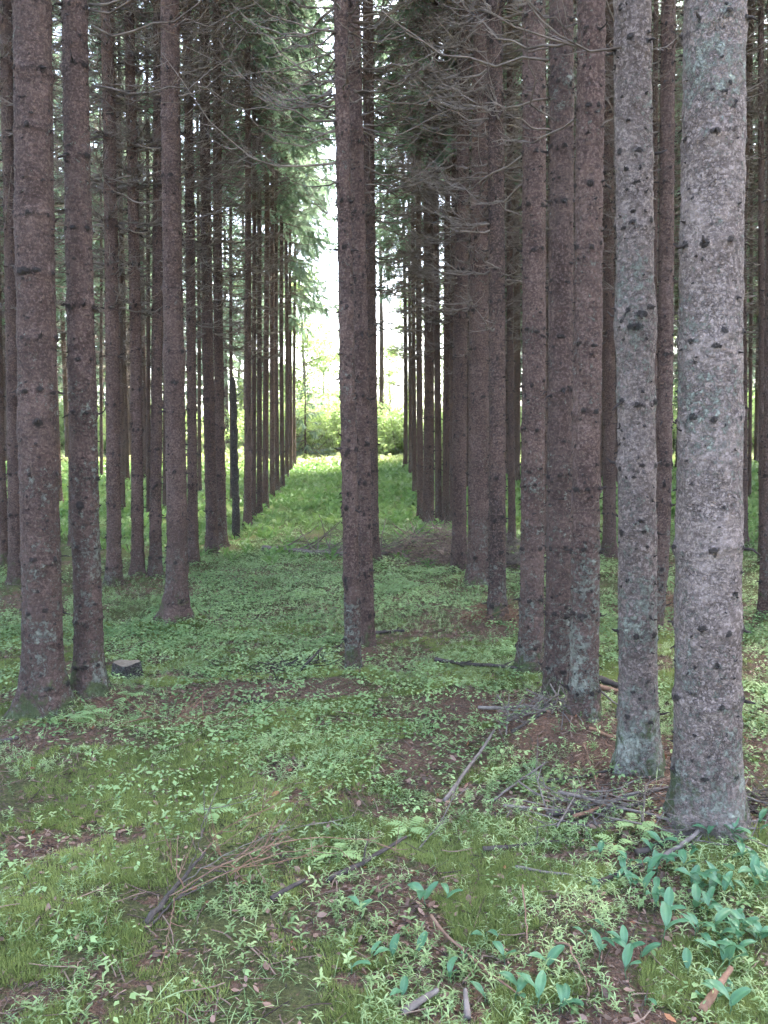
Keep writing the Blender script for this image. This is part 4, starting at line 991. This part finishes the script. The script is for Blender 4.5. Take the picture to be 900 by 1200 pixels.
# ------------------------------------------------------------------ may lilies: broad blue-green leaves
def broad_leaf(rs, L, W, n=8):
    """arched oval leaf with a folded midrib"""
    V = []; Q = []; arch = rs.uniform(.7, 1.5); el = rs.uniform(.9, 1.25); x = 0; z = 0
    for i in range(n + 1):
        t = i / n; w = W * .5 * (math.sin(math.pi * min(1, t * .93 + .03)) ** .75) * (1 - .25 * t) if i < n else .0006
        if i: x += L / n * math.cos(el - arch * t); z += L / n * math.sin(el - arch * t)
        und = .05 * W * math.sin(t * 9)
        V += [(x, w, z + w * .28 + und), (x, w * .5, z + w * .08), (x, 0, z - w * .05), (x, -w * .5, z + w * .08), (x, -w, z + w * .28 - und)]
        if i:
            for k in range(4): Q.append((5 * i - 5 + k, 5 * i - 4 + k, 5 * i + 1 + k, 5 * i + k))
    return np.array(V), np.array(Q)
def lily(px, py, seed, nl=2, s=1.0):
    rs = RS(seed); acc = Acc(); az0 = rs.uniform(0, 6.28); H = rs.uniform(.045, .085) * s
    for j in range(nl):
        L = rs.uniform(.075, .105) * s; W = L * rs.uniform(.40, .52); V, Q = broad_leaf(rs, L, W); az = az0 + j * (2.2 + rs.normal(0, .4)); c, s_ = math.cos(az), math.sin(az)
        hh = H * (.7 + .3 * j)
        acc.add(np.stack([V[:, 0] * c - V[:, 1] * s_, V[:, 0] * s_ + V[:, 1] * c, V[:, 2] + hh * .75], -1), Q, None, np.clip(rs.normal(.45, .2) + np.tile([.15, -.12, .3, -.12, .15], len(V) // 5) + rs.normal(0, .06, len(V)), 0, 1))
    tubes(acc, [[(0, 0, -.01), (.004 * rs.normal(), .004 * rs.normal(), H * .5), (0, 0, H * .9)]], [[.0022, .0018, .0014]], 5, .5)
    return acc.mesh('may_lily', [M['lily']])
LM = [lily(0, 0, 700 + i, 1 + (i % 3 > 0) + (i % 5 == 4)) for i in range(12)]
rl = random.Random(3)
spots = []
for _ in range(58):     # the dense colony right of the thickest trunk's foot
    spots.append((rl.uniform(778, 905), rl.uniform(975, 1105), 0))
for _ in range(16): spots.append((rl.uniform(700, 800), rl.uniform(1000, 1080), 1))
for _ in range(24): spots.append((rl.uniform(660, 880), rl.uniform(1095, 1195), 1))
spots += [(412, 1142, 2), (436, 1122, 2), (462, 1128, 2), (500, 1060, 2), (524, 1058, 2), (420, 1074, 2), (530, 1150, 2), (545, 1125, 2), (570, 1100, 2), (568, 1175, 2), (605, 1180, 2), (628, 1185, 2),
          (592, 1130, 2), (490, 1120, 2), (640, 1145, 2), (655, 1195, 2), (470, 1175, 2)]
LLAB = {0: ('broad blue green lily leaves in the dense colony right of the thickest trunk foot', 'lily plants of the dense colony'),
        1: ('broad blue green lily leaves scattered among the herbs at the bottom right', 'scattered lily plants bottom right'),
        2: ('broad blue green lily leaves standing thinly along the bottom middle', 'lily plants bottom middle')}
for k, (px, py, g) in enumerate(spots):
    if abs(px - 828) < 40 and py < 990: continue
    p = P(px, py); lab, gr = LLAB[g]
    o = thing('may_lily', lab, 'plant', p - Vector((0, 0, .004)), gr, LM[rl.randrange(12)])
    o.rotation_euler = (rl.uniform(-.2, .2), rl.uniform(-.2, .2), rl.uniform(0, 6.28)); s = rl.uniform(.55, .85); o.scale = (s, s, s)

BACK = 'spruces of the next stand across the clearing'
rq = random.Random(21)
for k in range(34):
    f_ = (-.50 + .022 * k) if k < 19 else (.12 + .027 * (k - 19))
    if -.13 < f_ < .06: continue
    yy = rq.uniform(35, 44); xx = f_ * yy
    r = thing('spruce_tree', 'hazy spruce with low green boughs far across the bright clearing', 'tree', (xx, yy, float(terrain(xx, yy)) - .05), BACK)
    r.rotation_euler = (0, 0, rq.uniform(0, 6.28)); link('trunk', SHARED[k % 6], r); c_ = link('crown', LOWCROWNS[k % 2], r); s_ = rq.uniform(.9, 1.1); c_.scale = (s_ * 1.15, s_ * 1.15, s_); c_.location = (0, 0, rq.uniform(-3.6, -1.5))
# small ferny / rowan seedlings
def pinnate(seed, L=.11, nl=3, m='sorrel'):
    rs = RS(seed); acc = Acc()
    for f in range(nl):
        az = f * 6.28 / nl + rs.normal(0, .3); n = 8; el = rs.uniform(.5, .9)
        sp_ = np.array([[math.cos(az) * L * t * math.cos(el - .7 * t), math.sin(az) * L * t * math.cos(el - .7 * t), .05 + L * t * math.sin(el - .7 * t)] for t in np.linspace(0, 1, 9)])
        tubes(acc, [sp_], [np.linspace(.0016, .0007, 9)], 3, .5)
        for i in range(2, 9):
            for sd in (-1, 1):
                l = L * .36 * (1 - abs(i - 4.5) / 8); v, q = leafstrip(l, l * .38, .5, rs, az + sd * 1.1, .1, 3)
                acc.add(np.array(v) + sp_[i], q, None, .6)
    tubes(acc, [[(0, 0, -.01), (0, 0, .03), (0, 0, .055)]], [[.002, .0017, .0014]], 4, .2)
    return acc.mesh('seedling', [M[m]])
PM = [pinnate(800 + i, nl=3 + i % 3) for i in range(3)]
SEED = [(105, 850, 1.05, 'pale green feathery seedling cluster at the foot of the second left trunk'), (92, 856, .8, 'small feathery seedling left of the bigger one at the left trunks'), (745, 985, .75, 'pale rowan seedling with toothed leaflets in front of the lichen flecked spruce'),
        (768, 992, .7, 'rowan seedling touching the foot of the thickest trunk on its left'), (722, 1003, .7, 'rowan seedling above the stout black stick'), (480, 978, .8, 'pale feathery fern just above the long dark stick'),
        (395, 1010, .8, 'small feathery fern under the arching shrub stems'), (150, 828, 1.0, 'tiny feathery plant on the needles right of the second left trunk'), (250, 965, .8, 'small feathery plant behind the dry shrub')]
for i, (px, py, s, lab) in enumerate(SEED):
    o = thing('seedling', lab, 'seedling', P(px, py), None, PM[i % 3]); o.scale = (s, s, s); o.rotation_euler = (0, 0, i * 1.3)

# ------------------------------------------------------------------ beyond the stand: bushes, young trees, meadow trees
def bush_mesh(seed, R=1.4, H=1.7, n=5200, leaf=.085, m='broad'):
    rs = RS(seed); acc = Acc()
    k = 26; az = rs.uniform(0, 6.28, k); t = np.linspace(0, 1, 6)
    P_ = []
    for j in range(k):
        l = rs.uniform(.5, 1) ; e = rs.uniform(.45, 1.35)
        P_.append(np.stack([np.cos(az[j]) * R * l * t * math.cos(e) * 1.3, np.sin(az[j]) * R * l * t * math.cos(e) * 1.3, H * l * t * math.sin(e) ** .6 - .1 * t * t], -1))
    tubes(acc, P_, np.ones((k, 1)) * np.linspace(.018, .004, 6), 3, .4, 1)
    P_ = np.array(P_); j = rs.randint(0, k, n); u = rs.beta(2.2, 1.1, n) * 5; i0 = np.minimum(u.astype(int), 4); f = (u - i0)[:, None]
    c = P_[j, i0] * (1 - f) + P_[j, i0 + 1] * f + rs.normal(0, .13, (n, 3)) * np.array([1, 1, .8]); c[:, 2] = np.abs(c[:, 2])
    lv = np.array([(0, 0, 0), (.45, .32, .06), (1, 0, -.05), (.45, -.32, .06)])
    scatter(acc, lv, [(0, 1, 2, 3)], None, c, rs.uniform(0, 6.28, n), leaf * rs.uniform(.6, 1.4, n), rs.normal(0, .7, n), rs.uniform(0, 6.28, n), np.clip(rs.normal(.5, .25, n), 0, 1))
    return acc.mesh('bush', [M[m], M['deadtwig']], False)
BM = [bush_mesh(600 + i, 1.3 + .3 * i, 1.5 + .3 * i) for i in range(3)]
rl = random.Random(8)
bl = []
for yy in (31, 36, 42, 48):
    for k in range(11): bl.append((yy + rl.uniform(-2, 2), (-.60 + .115 * k + rl.uniform(-.04, .04)) * yy, rl.randrange(3)))
for k in range(12): bl.append((rl.uniform(32, 38), rl.uniform(-19, -5), 2)); bl.append((rl.uniform(32, 38), rl.uniform(5, 20), 2))
bl += [(30.5, -2.9, 2), (31.5, -1.9, 2), (33, -2.4, 2), (34, -1.2, 1), (31, .5, 0), (32, 1.5, 1), (30, -3.6, 2)]
for yy, xx, k in bl:
    if yy < 31 and -5 < xx < -1.2 and False: continue
    o = thing('leafy_bush', 'pale green leafy bush in the bright clearing beyond the stand', 'bush', (xx, yy, float(terrain(xx, yy)) - .05), 'bushes beyond the stand', BM[k])
    o.rotation_euler = (0, 0, rl.uniform(0, 6.28)); s = rl.uniform(.8, 1.6); o.scale = (s, s, s * rl.uniform(.9, 1.2))

def tree_mesh_parts(seed, H=11, R=2.4, n=9000, leaf=.13):
    rs = RS(seed); tr = Acc(); K = 12; z = np.linspace(-.2, H * .92, K); path = np.stack([np.cumsum(rs.normal(0, .05, K)), np.cumsum(rs.normal(0, .05, K)), z], -1)
    tubes(tr, [path], [np.linspace(.12, .02, K)], 9, .5)
    limbs = []
    for j in range(34):
        u = rs.uniform(.25, .98); b = np.array([np.interp(u, np.linspace(0, 1, K), path[:, i]) for i in range(3)]); a = rs.uniform(0, 6.28); l = R * (1.15 - u * .75) * rs.uniform(.6, 1.1)
        t = np.linspace(0, 1, 6)[:, None]; limbs.append(b + np.array([math.cos(a), math.sin(a), .55]) * l * t - np.array([0, 0, .25]) * l * t ** 2)
    limbs = np.array(limbs); tubes(tr, limbs, np.ones((34, 1)) * np.linspace(.035, .006, 6), 4, .5)
    cr = Acc(); j = rs.randint(0, 34, n); u = rs.beta(2.0, 1.0, n) * 5; i0 = np.minimum(u.astype(int), 4); f = (u - i0)[:, None]
    c = limbs[j, i0] * (1 - f) + limbs[j, i0 + 1] * f + rs.normal(0, .24, (n, 3)) * np.array([1, 1, .8])
    lv = np.array([(0, 0, 0), (.45, .32, .06), (1, 0, -.05), (.45, -.32, .06)])
    scatter(cr, lv, [(0, 1, 2, 3)], None, c, rs.uniform(0, 6.28, n), leaf * rs.uniform(.6, 1.4, n), rs.normal(0, .8, n), rs.uniform(0, 6.28, n), np.clip(rs.normal(.5, .25, n), 0, 1))
    return tr.mesh('trunk', [M['deadtwig']]), cr.mesh('crown', [M['broad']], False)
TM = [tree_mesh_parts(650 + i, 9 + 2 * i, 2.2 + .3 * i) for i in range(3)]
for i, (yy, f_) in enumerate(((39, -.105), (42, -.075), (41, -.045), (44, .005), (50, -.58), (47, -.50), (43, -.42), (49, -.34), (45, -.25), (41, -.17), (47, .10), (44, .18), (49, .28), (45, .36), (48, .46), (51, .55), (56, -.12), (38, .03))):
    xx = f_ * yy; r = thing('broadleaf_tree', 'pale leafy tree in the overbright clearing far beyond the stand', 'tree', (xx, yy, float(terrain(xx, yy)) - .1), 'leafy trees beyond the stand')
    a, b = TM[i % 3]; link('trunk', a, r); link('crown', b, r); r.rotation_euler = (0, 0, i * 1.7)
    if i in (1, 2, 3, 17): r.scale = (.6, .6, .62)
# young spruces in the clearing
YS = [crown_mesh(250 + i, .25, 3.4 + i, 1.05, 'needle_lush', .9) for i in range(2)]
for i, (px, py, s, lab) in enumerate(((358, 541, .95, 'young green spruce with thin tip in the clearing beside the left row end'), (306, 552, .7, 'small young spruce glimpsed between the trunks of the left row'), (160, 560, .8, 'young spruce deep behind the left stand'))):
    x, y = ground_at(px, py); y2 = max(y, 29.5); x = x * y2 / y; y = y2
    r = thing('young_spruce', lab, 'tree', (x, y, float(terrain(x, y)) - .03)); r.scale = (s, s, s)
    link('crown', YS[i % 2], r); acc = Acc(); tubes(acc, [[(0, 0, -.1), (0, 0, 1.5), (0.02, 0, 4.2)]], [[.05, .035, .008]], 8, .5); link('trunk', acc.mesh('trunk', [M['bark']]), r)
# lone pine trunks out in the light
for px, w, lab in ((446, .20, 'pale grey straight trunk standing alone in the bright clearing, right of centre'), (361, .06, 'thin bare dead stem rising from the bushes in the clearing')):
    y = 34.0; x = (px - 450) / F * y; r = thing('spruce_tree', lab, 'tree', (x, y, float(terrain(x, y)) - .05))
    t_ = link('trunk', SHARED[2], r); t_.scale = (w / .2, w / .2, 1 if w > .1 else .35)
    if w > .1: c_ = link('crown', CROWNS[1], r)

HAZE = 0.0010
if HAZE:
    hv = np.array([(sx * 280, -125 if sy < 0 else 425, z_) for z_ in (-2.2, 28.5) for sy in (-1, 1) for sx in (-1, 1)], float)
    hm, nt, nn, ll = mat('haze_air'); pv = nn.new('ShaderNodeVolumePrincipled'); pv.inputs['Density'].default_value = HAZE; pv.inputs['Color'].default_value = (.93, .97, 1, 1); pv.inputs['Anisotropy'].default_value = .35
    ll.new(pv.outputs[0], nn.new('ShaderNodeOutputMaterial').inputs['Volume'])
    link('haze', mesh('haze', hv, [[(0, 2, 3, 1), (4, 5, 7, 6), (0, 1, 5, 4), (2, 6, 7, 3), (0, 4, 6, 2), (1, 3, 7, 5)]], [hm], smooth=False), kind='stuff')
# ------------------------------------------------------------------ sky, sun, camera
world = bpy.data.worlds.new('World'); bpy.context.scene.world = world; world.use_nodes = True
nt = world.node_tree; nt.nodes.clear()
AZ, EL = rad(36), rad(56)
sky = nt.nodes.new('ShaderNodeTexSky'); sky.sky_type = 'NISHITA'; sky.sun_disc = False; sky.sun_elevation = EL; sky.sun_rotation = AZ
sky.air_density = 1.0; sky.dust_density = 3.0; sky.ozone_density = 1.0
bg = nt.nodes.new('ShaderNodeBackground'); bg.inputs['Strength'].default_value = .15; out = nt.nodes.new('ShaderNodeOutputWorld')
nt.links.new(sky.outputs[0], bg.inputs[0]); nt.links.new(bg.outputs[0], out.inputs[0])
sl = bpy.data.lights.new('sun', 'SUN'); sl.energy = 4.5; sl.angle = rad(10); sl.color = (1, .96, .9)
so = bpy.data.objects.new('sun', sl); C.objects.link(so)
sd = Vector((math.sin(AZ) * math.cos(EL), math.cos(AZ) * math.cos(EL), math.sin(EL)))
so.rotation_euler = sd.to_track_quat('Z', 'Y').to_euler(); so.location = (0, 0, 30)

cam = bpy.data.cameras.new('camera'); co = bpy.data.objects.new('camera', cam); C.objects.link(co)
co.location = (0, 0, EYE); co.rotation_euler = (math.pi / 2 - PITCH, 0, 0)
cam.sensor_fit = 'VERTICAL'; cam.sensor_height = 24; cam.lens = F / 1200 * 24; cam.clip_start = .05; cam.clip_end = 1000
S = bpy.context.scene; S.camera = co
S.view_settings.view_transform = 'Standard'; S.view_settings.look = 'None'; S.view_settings.gamma = 1; S.view_settings.exposure = 3.8
S.view_settings.use_white_balance = True; S.view_settings.white_balance_temperature = 6900; S.view_settings.white_balance_tint = 10
S.cycles.max_bounces = 5; S.cycles.diffuse_bounces = 4; S.cycles.transmission_bounces = 3; S.cycles.adaptive_threshold = .03; S.cycles.sample_clamp_indirect = 8
